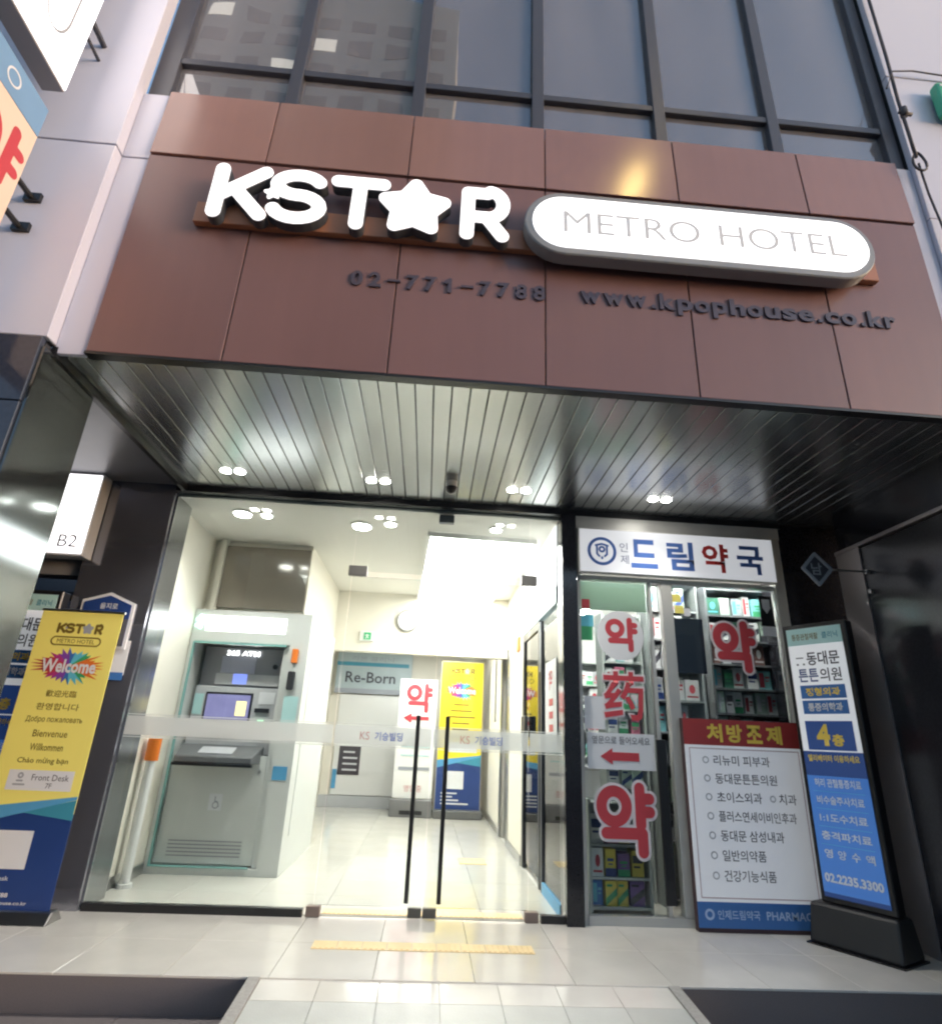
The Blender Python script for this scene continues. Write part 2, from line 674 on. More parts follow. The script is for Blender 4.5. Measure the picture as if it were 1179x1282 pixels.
# lower step treads of dark granite in front of the risers, either side of the ramp
for nm, x0, x1 in (('lower_step', -4.6, -.868), ('lower_step', 1.508, 5.2)):
    st = struct(nm, B(x0, x1, 3.40, 3.937, -.199, -.188), GROUT)
    nx = 6
    for i in range(nx):
        a = x0 + (x1 - x0) * i / nx
        ob('granite_slab', B(a + .002, a + (x1 - x0) / nx - .002, 3.40, 3.935, -.188, -.176), DGRAN, st, bevel=.002)

ramp_mb = MB().add([(-.80, 3.935, -.02), (1.44, 3.935, -.02), (1.44, 1.7, -.186), (-.80, 1.7, -.186), (-.80, 3.935, -.19), (1.44, 3.935, -.19)],
                   [(0, 3, 2, 1), (0, 1, 5, 4), (3, 0, 4), (1, 2, 5), (4, 5, 2, 3)])
ramp = struct('ramp', ramp_mb, GROUT)
sl = -.166 / 2.235
first = None
for i in range(7):
    for j in range(7):
        w_, d_ = 2.24 / 7, (.225 if j == 0 else .30)
        y1 = 3.935 - (0 if j == 0 else .225 + (j - 1) * .30)
        y0 = y1 - d_
        if y0 < 1.8:
            continue
        x0 = -.80 + i * w_

        def zz(y):
            return -.008 + (3.935 - y) * sl
        mbt = MB()
        a, b, c, d = x0 + .0015, x0 + w_ - .0015, y0 + .0015, y1 - .0015
        mbt.add([(a, c, zz(c) - .011), (b, c, zz(c) - .011), (b, d, zz(d) - .011), (a, d, zz(d) - .011), (a, c, zz(c)), (b, c, zz(c)), (b, d, zz(d)), (a, d, zz(d))],
                [(3, 2, 1, 0), (4, 5, 6, 7), (0, 1, 5, 4), (1, 2, 6, 5), (2, 3, 7, 6), (3, 0, 4, 7)])
        ob('ramp_tile', mbt, TILE if j == 0 else RTILE, ramp)
for x0, x1 in ((-.865, -.802), (1.442, 1.505)):
    ob('kerb_strip', MB().add([(x0, 3.94, -.183), (x1, 3.94, -.183), (x1, 1.7, -.183), (x0, 1.7, -.183), (x0, 3.94, .001), (x1, 3.94, .001), (x1, 1.7, -.165), (x0, 1.7, -.165)],
                              [(0, 1, 2, 3), (4, 7, 6, 5), (0, 4, 5, 1), (1, 5, 6, 2), (2, 6, 7, 3), (3, 7, 4, 0)]), KERB, ramp)

# ================================================================ HOTEL BUILDING
hotel = thing('hotel_building', 'hotel front with brown metal panel fascia, dark windows and striped metal soffit', 'building', (.6, 3.0, 0))
seams = [-2.10, -1.33, -.367, .585, 1.537, 2.487, 3.275]
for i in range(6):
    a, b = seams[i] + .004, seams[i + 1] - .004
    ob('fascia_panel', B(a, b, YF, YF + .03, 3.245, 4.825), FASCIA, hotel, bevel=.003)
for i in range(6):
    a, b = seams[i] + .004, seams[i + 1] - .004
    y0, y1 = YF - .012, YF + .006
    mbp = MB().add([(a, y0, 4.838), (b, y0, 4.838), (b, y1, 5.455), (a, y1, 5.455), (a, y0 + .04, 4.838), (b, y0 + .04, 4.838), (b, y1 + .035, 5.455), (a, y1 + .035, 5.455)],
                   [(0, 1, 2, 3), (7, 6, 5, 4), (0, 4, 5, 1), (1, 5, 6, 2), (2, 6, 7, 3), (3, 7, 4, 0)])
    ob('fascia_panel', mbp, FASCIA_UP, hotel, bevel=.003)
ob('fascia_backing', B(-2.095, 3.27, YF + .035, YF + .09, 3.26, 5.36), DARKCAP, hotel)
ob('floor_slab', B(-2.3, 4.6, YF + .10, 5.4, 3.275, 3.45), DARKCAP, hotel)
ob('fascia_edge_trim', B(-2.10, 3.275, YF - .004, YF + .06, 3.225, 3.242), BLACK, hotel)

# soffit strips running back from the fascia
x = -2.262
s0 = None
pitch = .1145
while x < 4.3:
    if s0 is None:
        s0 = ob('soffit_strip', B(x + .004, x + pitch - .004, YF + .065, 5.03, 3.252, 3.262), SOFFIT, hotel, bevel=.002)
        sx = x
    else:
        clone(s0, (x - sx, 0, 0))
    x += pitch
ob('soffit_edge_trim', B(-2.30, -2.262, YF + .02, 5.04, 3.20, 3.268), BLACK, hotel)
ob('header', B(-2.36, 3.2, 5.035, 5.13, 3.205, 3.272), BLACK, hotel)
DSTEEL = mat('dark_polished_steel', (.36, .37, .43), rough=.13, metal=.85, var=.12, scale=1.5, bump=.05, bscale=2.2)
ob('pillar', B(-2.985, -2.36, 5.05, 5.42, -.02, 3.27), DSTEEL, hotel)
ob('pillar_return', B(-2.358, -2.348, 5.10, 5.42, 0, 3.20), mat('satin_steel', (.42, .43, .44), rough=.22, metal=.9), hotel)
ob('pillar', B(1.112, 1.245, 5.0, 5.22, -.02, 3.204), GRANITE, hotel, bevel=.005)
ob('pillar', B(3.172, 4.3, 5.06, 5.45, -.02, 3.25), GRANITE, hotel, bevel=.006)

# upper windows
mull = [-2.205, -1.275, -.358, .545, 1.49, 2.398, 3.335]
WZ0, WZ1, TZ = 5.40, 8.7, 5.875
wy = 3.11
for i, xm in enumerate(mull):
    hw = .075 if i == 0 else .05 if i == 6 else .045
    ob('mullion', B(xm - hw, xm + hw, wy - .05, wy + .06, WZ0, WZ1), FRAME, hotel, bevel=.004)
for i in range(6):
    a = mull[i] + (.075 if i == 0 else .045)
    b = mull[i + 1] - (.05 if i == 5 else .045)
    ob('transom', B(a, b, wy - .04, wy + .05, TZ - .03, TZ + .03), FRAME, hotel, bevel=.003)
    ob('window_pane', B(a, b, wy, wy + .008, WZ0 + .02, TZ - .03), TINT, hotel)
    ob('window_pane', B(a, b, wy + .002, wy + .010, TZ + .03, 7.95), TINT, hotel)
    ob('transom', B(a, b, wy - .04, wy + .05, 7.95, 8.02), FRAME, hotel)
    ob('window_pane', B(a, b, wy, wy + .008, 8.02, WZ1), TINT, hotel)
# a slim light inner sash on the outer left pane and the fifth pane
LF = mat('grey_sash', (.30, .30, .33), rough=.4)
for (a, b) in ((-2.145, -1.325), (1.54, 2.35)):
    ob('sash_frame', MB().box(a, a + .035, wy + .015, wy + .045, TZ + .035, 7.94).box(b - .035, b, wy + .015, wy + .045, TZ + .035, 7.94).box(a + .036, b - .036, wy + .015, wy + .045, TZ + .035, TZ + .065), LF, hotel)
ob('upper_room', MB().box(-2.3, 3.5, 4.9, 5.0, 5.2, 9).box(-2.3, 3.5, 3.3, 4.9, 8.72, 8.9).box(-2.36, -2.3, 3.27, 5.0, 5.2, 9).box(3.40, 3.5, 3.27, 4.9, 5.2, 8.72).box(-2.3, 3.45, 3.17, 4.9, 5.1, 5.36),
   mat('upper_room_grey', (.12, .12, .135), rough=.9), hotel)
CURT = mat('grey_curtain', (.66, .64, .64), rough=.9, var=.05)
for a, b, yy in ((-1.20, -.72, 3.19), (-.30, .12, 3.19), (.75, 1.05, 3.20), (1.62, 1.78, 3.20), (2.15, 2.30, 3.20), (-2.05, -1.42, 3.20), (2.62, 3.2, 3.26)):
    n = int((b - a) / .02)
    vv, ff = [], []
    for k in range(n + 1):
        xx = a + (b - a) * k / n
        d = .012 * math.sin(k * .9) + .006 * math.sin(k * 2.3)
        vv += [(xx, yy + d, 5.42), (xx, yy + d, 8.6), (xx, yy + d + .006, 5.42), (xx, yy + d + .006, 8.6)]
    for k in range(n):
        q = 4 * k
        ff += [(q, q + 4, q + 5, q + 1), (q + 2, q + 3, q + 7, q + 6)]
    ob('curtain', MB().add(vv, ff), CURT, hotel, smooth=True)

# ---- raised phone number and web address
ph = thing('phone_number_lettering', 'dark raised digits of a phone number on the brown fascia', 'lettering', (-.03, YF, 3.9))
cxs = np.linspace(-.615, .545, 11)
for c_, xx in zip('02-771-7788', cxs):
    if c_ == '-':
        ob('dash', B(xx - .04, xx + .04, YF - .014, YF - .001, 3.918, 3.936), NAVYL, ph)
    elif c_ == '1':
        shape(ph, 'digit', [[(xx - .022, 3.948), (xx + .006, 3.970), (xx + .006, 3.880)]], .0125, .004, NAVYL, YF - .007, .006)
    else:
        txt(ph, c_, xx, 3.925, YF - .007, NAVYL, w=.075, h=.115, bold=.03, ext=.006, name='digit')
wb = thing('web_address_lettering', 'dark raised letters of a web address below the lit oval sign', 'lettering', (1.86, YF, 3.88))
body = 'www.kpophouse.co.kr'
wid = {'w': 1.3, '.': .55, 'k': 1, 'p': 1, 'o': 1, 'h': 1, 'u': 1, 's': .95, 'e': 1, 'c': .95, 'r': .75}
tot = sum(wid[c_] for c_ in body)
xx = .80
u = (2.93 - .80) / tot
for c_ in body:
    ww = wid[c_] * u
    hh, cz = .092, 3.925
    if c_ in 'kh':
        hh, cz = .128, 3.943
    if c_ == 'p':
        hh, cz = .128, 3.907
    if c_ == '.':
        ob('dot', B(xx + ww / 2 - .013, xx + ww / 2 + .013, YF - .014, YF - .001, 3.879, 3.905), NAVYL, wb)
    else:
        txt(wb, c_, xx + ww / 2, cz, YF - .007, NAVYL, w=ww * .86, h=hh, bold=.03, ext=.006, name='letter')
    xx += ww

# ---- sign rail, lit letters, lit oval sign
rail = tag(ob('sign_rail', B(-1.68, 2.85, 2.962, 3.008, 4.235, 4.40), RAIL, None, bevel=.004), 'copper brown mounting rail behind the lit letters and oval sign', 'rail')
let = thing('hotel_sign_letters', 'white glowing channel letters with a star in place of the A', 'sign', (-.63, 2.93, 4.2))
LSIDE = mat('letter_return', (.045, .05, .06), rough=.5)
kstar(let, -1.575, .31, 4.205, 4.655, .046, LSIDE, 2.925, .032, .008, LSIDE, 'letter_case')
kstar(let, -1.575, .31, 4.205, 4.655, .045, L_LET, 2.884, .004, .008, L_LET, 'letter_face')
oval = thing('oval_hotel_sign', 'white lit stadium shaped sign box with thin grey hotel lettering', 'sign', (1.6, 2.9, 4.1))


def stadium(x0, x1, z0, z1, n=14):
    r = (z1 - z0) / 2
    cz = (z0 + z1) / 2
    return [(a, b) for a, b in arc(x1 - r, cz, r, r, -90, 90, n)] + [(a, b) for a, b in arc(x0 + r, cz, r, r, 90, 270, n)]


ob('case', MB().prism(stadium(.425, 2.775, 4.13, 4.65), 2.86, 2.962), mat('grey_sign_case', (.24, .245, .255), rough=.4), oval, bevel=.008)
ob('lit_face', MB().prism(stadium(.475, 2.725, 4.18, 4.60), 2.851, 2.8595), L_SIGN, oval)
TXTG = mat('pale_grey_letter', (.30, .30, .31), rough=.6, var=.01, emit=(1, .96, .97), es=.10)
txt(oval, 'METRO', 1.125, 4.39, 2.849, TXTG, w=.90, h=.18, bold=-.003, name='lettering')
txt(oval, 'HOTEL', 2.135, 4.39, 2.849, TXTG, w=.86, h=.18, bold=-.003, name='lettering')

# ---- downlights in the soffit
for i, (x_, nm) in enumerate(((-1.745, 'leftmost twin square downlight in the soffit, above the cash machine'), (-.535, 'twin downlight in the soffit left of the dome camera'),
                              (.665, 'twin downlight in the soffit right of the dome camera'), (1.895, 'twin downlight in the soffit above the pharmacy sign'))):
    d = thing('downlight', nm, 'downlight', (x_, 4.63, 3.24), group='twin downlights in the soffit')
    for s in (-1, 1):
        cx = x_ + s * .058
        ob('housing', MB().tube([(cx, 4.63, 3.2485), (cx, 4.63, 3.2518)], .05, 20), STEEL, d)
        ob('lens', MB().tube([(cx, 4.63, 3.2445), (cx, 4.63, 3.2483)], .042, 20), L_SPOT, d)
    ld = bpy.data.lights.new('downlight_lamp', 'SPOT')
    ld.energy = 42 if i < 3 else 14
    ld.spot_size = R(110)
    ld.spot_blend = .8
    ld.shadow_soft_size = .06
    ld.color = (1, .95, .86)
    lo = bpy.data.objects.new('lamp', ld)
    COL.objects.link(lo)
    lo.parent = d
    lo.location = (0, 0, -.04)

cc = thing('dome_camera', 'small dark dome camera hanging from the soffit above the doors', 'camera', (.085, 4.55, 3.1))
ob('base', MB().tube([(.085, 4.55, 3.20), (.085, 4.55, 3.252)], .045, 16), WHITE, cc)
mbd = MB()
for k in range(6):
    a0, a1 = math.pi / 2 * k / 6, math.pi / 2 * (k + 1) / 6
    mbd.tube([(.085, 4.55, 3.20 - .055 * math.sin(a0)), (.085, 4.55, 3.20 - .055 * math.sin(a1))], .05 * math.cos((a0 + a1) / 2), 16, cap=True)
ob('dome', mbd, BLACK, cc, smooth=True)

# ================================================================ LEFT NEIGHBOUR
nb = thing('white_panel_building', 'white panelled neighbour building on the left above polished navy stone', 'building', (-3.4, 2.95, -.18))
for x0, x1 in ((-3.48, -2.284), (-4.7, -3.49), (-5.9, -4.71)):
    for z0, z1 in ((3.28, 4.806), (4.818, 6.7), (6.71, 8.6)):
        ob('wall_panel', B(x0, x1, 2.95, 3.055, z0, z1), WHITEWALL, nb, bevel=.004)
ob('wall_joint', B(-5.9, -2.30, 3.0, 3.05, 3.275, 8.59), DARKCAP, nb)
for z0, z1 in ((3.225, 4.80), (4.812, 5.43)):
    ob('return_panel', B(-2.281, -2.106, 3.03, 3.06, z0, z1), WHITEWALL, nb, bevel=.003)
for z0, z1 in ((-.18, 1.55), (1.556, 2.85), (2.856, 3.272)):
    ob('stone_slab', B(-3.5, -2.30, 2.94, 2.975, z0, z1), NAVYSTONE, nb, bevel=.003)
    ob('stone_slab', B(-4.7, -3.506, 2.94, 2.975, z0, z1), NAVYSTONE, nb, bevel=.003)
ob('polished_return', B(-2.30, -2.278, 2.955, 3.48, -.18, 3.215), mat('polished_black_metal', (.10, .11, .115), rough=.10, metal=.85, var=.1, scale=2, bump=.02, bscale=2), nb)
ob('pillar_core', B(-2.75, -2.302, 2.98, 3.47, -.18, 3.26), DARKCAP, nb)
ob('passage_ceiling', B(-4.4, -2.305, 3.10, 5.6, 3.262, 3.30), mat('passage_grey', (.15, .15, .165), rough=.35, var=.1), nb)
ob('passage_lintel', B(-4.4, -2.99, 5.12, 5.3, 2.40, 3.26), mat('passage_wall', (.22, .22, .235), rough=.6), nb)
ob('passage_wall', MB().box(-4.5, -4.4, 3.1, 9, -.18, 3.4).box(-4.4, -2.5, 8.9, 9, -.18, 3.26).box(-3.0, -2.9, 5.43, 8.9, -.18, 3.2), mat('passage_dark', (.06, .06, .07), rough=.7), nb)
gate = thing('barred_gate', 'dark barred gate beneath the B2 light box', 'gate', (-3.4, 5.2, 0))
ob('rail', B(-4.0, -2.99, 5.18, 5.22, 2.20, 2.27), FRAME, gate)
ob('rail', B(-4.0, -2.99, 5.18, 5.22, 1.78, 1.82), FRAME, gate)
GB = mat('gate_bar', (.16, .16, .18), rough=.4)
for k in range(9):
    ob('bar', B(-3.98 + k * .12, -3.95 + k * .12, 5.185, 5.215, .02, 2.20), GB, gate)

b2 = thing('floor_sign_box', 'white lit box sign reading B2 beside the dark pillar', 'sign', (-3.2, 4.95, 2.5))
ob('case', B(-3.47, -2.915, 4.905, 5.04, 2.515, 3.255), mat('grey_lightbox_case', (.45, .45, .47), rough=.4), b2, bevel=.004)
ob('lit_face', B(-3.45, -2.93, 4.896, 4.9045, 2.535, 3.24), L_BOX, b2)
txt(b2, 'B2', -3.06, 2.64, 4.894, INK, h=.105, w=.15, bold=.0)
pl = thing('street_number_plaque', 'navy house shaped plaque with white rim on the dark pillar', 'plaque', (-2.67, 5.04, 1.9))
hs = [(-2.885, 1.80), (-2.46, 1.80), (-2.46, 2.17), (-2.67, 2.255), (-2.885, 2.185)]
ob('rim', MB().prism(hs, 5.030, 5.049), PAPER, pl)
hs2 = [(-2.862, 1.822), (-2.483, 1.822), (-2.483, 2.155), (-2.67, 2.228), (-2.862, 2.168)]
ob('plate', MB().prism(hs2, 5.024, 5.029), NAVY, pl)
ob('stripe', B(-2.862, -2.483, 5.021, 5.0235, 1.822, 2.04), mat('grey_plate', (.10, .10, .12), rough=.5), pl)
txt(pl, '을지로', -2.66, 2.14, 5.022, PAPER, w=.14, h=.05, bold=.01)
txt(pl, 'Eulji-ro', -2.66, 2.085, 5.022, PAPER, w=.09, h=.02)
nt_ = thing('pillar_notice', 'small white notice with blue foot taped to the dark pillar', 'notice', (-2.5, 5.045, 1.6))
ob('sheet', B(-2.63, -2.43, 5.040, 5.048, 1.60, 1.87), PAPER, nt_)
ob('foot', B(-2.63, -2.43, 5.037, 5.0395, 1.56, 1.62), BLUE, nt_)

# ---- projecting signs on the upper left
lb = thing('projecting_light_box', 'white lit projecting box sign with a grey oval at the top left corner', 'sign', (-2.62, 2.6, 4.97))
ob('case', B(-2.69, -2.552, 2.02, 2.75, 4.975, 6.9), mat('lightbox_side', (.38, .36, .36), rough=.45), lb, bevel=.004)
ob('lit_face', B(-2.551, -2.542, 2.03, 2.742, 4.985, 6.89), L_BOX, lb)
ov = [(p, q_) for p, q_ in arc(2.49, 5.40, .105, .20, 180, 360)] + [(p, q_) for p, q_ in arc(2.49, 6.5, .105, .2, 0, 180)]
shape(lb, 'oval_line', [ov + [ov[0]]], .009, .006, GREYT, -2.540, 0, 'side')
ob('bracket', MB().tube([(-2.6, 2.75, 5.75), (-2.6, 2.95, 5.75)], .02), FRAME, lb)
ob('bracket', MB().tube([(-2.6, 2.75, 5.60), (-2.6, 2.95, 5.60)], .012), FRAME, lb)
ps = thing('projecting_pharmacy_sign', 'cream projecting sign with red lettering and blue top band', 'sign', (-2.66, 2.5, 3.5))
ob('case', B(-2.74, -2.602, 1.9, 2.75, 3.20, 4.80), mat('sign_case_grey', (.3, .3, .32), rough=.5), ps, bevel=.004)
ob('cream_face', B(-2.601, -2.594, 1.905, 2.745, 3.205, 4.562), mat('cream_print', (.74, .58, .47), rough=.5, var=.03), ps)
ob('blue_band', B(-2.601, -2.593, 1.905, 2.745, 4.566, 4.795), mat('band_blue', (.17, .31, .50), rough=.5), ps)
shape(ps, 'emblem', [('ring', 2.47, 4.68, .05)], .006, .004, PAPER, -2.591, 0, 'side')
shape(ps, 'red_letter', fit_strokes(YAK, 2.30, 2.70, 3.82, 4.43), .034, .008, RED, -2.592, 0, 'side')
for zz_ in (4.28, 4.04):
    ob('bracket', MB().tube([(-2.66, 2.745, zz_), (-2.66, 2.95, zz_)], .018), BLACK, ps)
    ob('bracket_plate', B(-2.70, -2.60, 2.925, 2.949, zz_ - .03, zz_ + .03), BLACK, ps)

# ================================================================ RIGHT NEIGHBOUR
rn = thing('pale_wall_building', 'pale lavender wall of the neighbour building at the upper right', 'building', (4.4, 3.0, -.18))
for x0, x1 in ((3.40, 4.6), (4.61, 5.8)):
    for z0, z1 in ((3.26, 4.9), (4.905, 6.432), (6.442, 8.6)):
        ob('wall_panel', B(x0, x1, 3.0, 3.05, z0, z1), WHITEWALL, rn, bevel=.004)
ob('corner_strip', B(3.283, 3.396, 3.03, 3.08, 3.26, 5.42), WHITEWALL, rn, bevel=.003)
ob('wall_core', B(3.41, 5.8, 3.052, 3.2, 3.265, 8.59), DARKCAP, rn)
sw = thing('black_side_wall', 'polished black wall with a grey edge strip at the right side of the entrance', 'wall', (3.7, 3.9, -.18))
ob('stone_face', B(3.50, 4.2, 2.6, 4.70, -.18, 2.86), mat('polished_black_stone', (.025, .025, .03), rough=.16, var=.4, scale=70), sw, bevel=.006)
ob('edge_strip', B(3.485, 3.498, 4.46, 4.745, -.01, 2.87), mat('edge_strip_bronze', (.33, .30, .30), rough=.28, metal=.5), sw)
ob('edge_strip', B(3.4985, 4.2, 4.702, 4.745, -.01, 2.87), MATS['edge_strip_bronze'], sw)
ob('cap', B(3.48, 4.2, 2.6, 4.75, 2.872, 2.90), MATS['edge_strip_bronze'], sw)
ob('upper_cladding', B(3.51, 4.2, 3.1, 4.73, 2.902, 3.249), GRANITE, sw)
di = thing('diamond_bracket_sign', 'small dark diamond sign on a rod beside the black pillar', 'sign', (3.07, 4.42, 2.5))
dm = [(3.06, 2.51), (3.18, 2.64), (3.06, 2.765), (2.945, 2.64)]
shape(di, 'frame', [dm + [dm[0]]], .012, .005, GREYT, 4.41, .006)
ob('plate', MB().prism([(3.06, 2.52), (3.17, 2.64), (3.06, 2.755), (2.955, 2.64)], 4.414, 4.42), FRAME, di)
txt(di, '남', 3.06, 2.64, 4.412, GREYT, h=.10, bold=.02)
ob('rod', MB().tube([(3.185, 4.41, 2.64), (3.50, 4.41, 2.64)], .008), STEEL, di)
for z_ in (2.64, 2.48):
    ob('bolt', MB().tube([(3.47, 4.41, z_), (3.497, 4.41, z_)], .018), STEEL, di)
gs = thing('green_wall_sign', 'green rounded sign cut off at the upper right edge', 'sign', (3.9, 2.9, 5.95))
ob('panel', B(3.70, 4.5, 2.90, 2.98, 5.93, 6.27), mat('green_sign', (.07, .42, .26), rough=.45), gs, bevel=.02, seg=2)
ob('white_rim', B(3.72, 4.48, 2.895, 2.899, 6.215, 6.235), PAPER, gs)
ob('bracket', B(3.9, 3.95, 2.98, 3.0, 6.05, 6.15), FRAME, gs)
CAB = mat('dark_cable', (.05, .045, .055), rough=.6)
tag(ob('thick_cable', MB().tube([(3.435, 2.97, 8.4), (3.425, 2.965, 7.4), (3.412, 2.96, 6.6), (3.40, 2.965, 6.1), (3.385, 2.95, 5.75), (3.385, 2.95, 5.45)], .012, 8), CAB, None, smooth=True),
    'thick dark cable running down beside the upper window', 'cable')
lp = [(3.40 + .05 * math.sin(t) * (1 - .3 * math.cos(t)), 2.95, 5.50 - .13 * (1 - math.cos(t)) / 2 * 1.4) for t in [2 * math.pi * k / 18 for k in range(19)]]
tag(ob('cable_loop', MB().tube(lp, .009, 8), CAB, None, smooth=True), 'small loop of cable hanging by the window corner', 'cable')
tag(ob('cable_junction', MB().tube([(3.40, 2.95, 5.98), (3.40, 2.95, 5.90)], .028, 10).tube([(3.36, 2.95, 5.94), (3.46, 2.95, 5.92)], .015), CAB, None, smooth=True), 'small dark junction lump on the thick cable', 'cable junction')
tag(ob('thin_cable', MB().tube([(3.40, 2.96, 5.40), (3.41, 2.965, 5.1), (3.435, 2.96, 4.72), (3.43, 2.955, 4.6), (3.45, 2.95, 4.0)], .008, 6).tube([(3.435, 2.958, 4.70), (3.40, 2.955, 4.62)], .008, 6), CAB, None), 'thin dark wire trailing down the pale wall', 'cable')
tag(ob('cross_cable', MB().tube([(3.33, 2.96, 6.22), (3.42, 2.955, 6.43), (3.6, 2.96, 6.47), (4.2, 2.96, 6.43)], .007, 6), CAB, None), 'thin wire crossing the pale wall along the panel joint', 'cable')

# ================================================================ LOBBY SHELL
lf = struct('lobby_floor', B(-2.6, 1.3, 5.13, 12.1, -.175, -.012), GROUT)
t0 = None
for i in range(6):
    for j in range(12):
        x0, y0 = -2.46 + i * .595, 5.14 + j * .57
        if t0 is None:
            t0 = ob('floor_tile', B(x0, x0 + .593, y0, y0 + .568, -.012, -.001), TILEIN, lf, bevel=.001)
            p0 = (x0, y0)
        else:
            clone(t0, (x0 - p0[0], y0 - p0[1], 0))
struct('lobby_ceiling', B(-2.6, 1.3, 5.13, 8.75, 3.18, 3.26), CEIL)
struct('lobby_wall', B(-2.62, -2.44, 5.425, 6.45, -.02, 3.18), CREAM)
struct('lobby_wall', MB().box(-2.44, -1.385, 6.45, 8.6, 2.385, 3.179), CREAM)
struct('lobby_wall', B(-2.44, -1.60, 8.1, 8.7, -.02, 3.179), CREAM)
struct('bulkhead', B(-1.599, 1.10, 8.6, 8.75, 2.33, 3.179), CREAM)
struct('corridor_ceiling', B(-2.2, 1.3, 8.751, 12.1, 2.80, 2.88), CEIL)
struct('corridor_wall', B(-2.0, -1.85, 8.7, 12.0, -.02, 2.80), CREAM)
struct('corridor_wall', B(-2.0, 1.3, 11.95, 12.1, -.02, 2.80), CREAM)
struct('lobby_wall', MB().box(1.10, 1.22, 7.16, 8.30, -.02, 3.18).box(1.10, 1.22, 9.15, 12.0, -.02, 3.18).box(1.10, 1.22, 8.30, 9.15, 2.45, 3.18), CREAM)

# ---- ceiling panel and lights in the lobby
cp = thing('ceiling_light_panel', 'large bright rectangular light panel in the lobby ceiling', 'ceiling light', (.38, 7.15, 3.1), rz=R(2.9))
ob('frame', MB().box(-.56, -.53, -1.47, 1.47, .03, .075).box(.53, .56, -1.47, 1.47, .03, .075).box(-.53, .53, -1.47, -1.44, .03, .075).box(-.53, .53, 1.44, 1.47, .03, .075), WHITE, cp)
ob('diffuser', B(-.53, .53, -1.44, 1.44, .045, .07), L_PANEL, cp)
for nm, x_, y_, r_ in (('lobby downlight nearest the left pillar, above the cash machine', -1.88, 5.45, .075), ('bright lobby downlight above the glass door hinge', -.76, 5.60, .085), ('small lobby downlight left of the large ceiling panel', -.47, 5.48, .05),
                       ('lobby downlight between the ceiling panel and the glass', .56, 5.45, .05), ('small lobby downlight next to the leftmost one', -1.65, 5.45, .045)):
    d = thing('ceiling_downlight', nm, 'downlight', (x_, y_, 3.16), group='round downlights in the lobby ceiling')
    ob('ring', MB().tube([(x_, y_, 3.162), (x_, y_, 3.179)], r_ + .02, 20), WHITE, d)
    ob('lens', MB().tube([(x_, y_, 3.152), (x_, y_, 3.161)], r_, 20), glow('lobby_spot', (1, .97, .88), 16), d)
    if r_ > .06:
        ld = bpy.data.lights.new('ceiling_downlight_lamp', 'SPOT')
        ld.energy = 45
        ld.spot_size = R(130)
        ld.spot_blend = .9
        ld.shadow_soft_size = .08
        ld.color = (1, .97, .92)
        lo = bpy.data.objects.new('lamp', ld)
        COL.objects.link(lo)
        lo.parent = d
        lo.location = (0, 0, -.03)

cl = thing('corridor_light_panel', 'bright ceiling light panel of the back corridor behind the bulkhead', 'ceiling light', (-.2, 10.2, 2.76))
ob('frame', B(-.9, .5, 9.5, 10.7, 2.78, 2.799), WHITE, cl)
ob('diffuser', B(-.87, .47, 9.53, 10.67, 2.765, 2.779), glow('corridor_panel_light', (1, .985, .96), 7), cl)

# ---- glass front and doors
gl = thing('glass_front', 'fixed clear glass panes with a frosted band left and right of the doors', 'glass wall', (-.6, YD, 0))
ob('pane', B(-2.336, -.732, YD - .005, YD + .005, .055, 3.204), CLEAR, gl)
ob('pane', B(-.726, .836, YD - .005, YD + .005, 2.575, 3.204), CLEAR, gl)
ob('pane', B(.842, 1.11, YD - .005, YD + .005, .055, 3.204), CLEAR, gl)
ob('floor_channel', B(-2.336, -.80, YD - .03, YD + .03, 0, .05), BLACK, gl)
ob('floor_channel', B(.93, 1.11, YD - .03, YD + .03, 0, .05), BLACK, gl)
BAND_Z = (1.165, 1.305)
for a, b in ((-2.334, -.734), (.844, 1.108)):
    fb = ob('frosted_band', B(a, b, YD - .0095, YD - .0065, *BAND_Z), FROST, gl)
    for z_ in (BAND_Z[0] - .016, BAND_Z[1] + .008):
        ob('frosted_line', B(a, b, YD - .0095, YD - .0065, z_, z_ + .007), FROST, gl)
FIT = mat('patch_fitting', (.13, .125, .12), rough=.35, metal=.7)
HINGE = mat('hinge_bronze', (.22, .17, .15), rough=.4, metal=.5)
for x0, x1 in ((-.76, -.60), (.76, .90)):
    ob('patch_fitting', B(x0, x1, YD - .02, YD + .02, 2.53, 2.62), FIT, gl, bevel=.004)
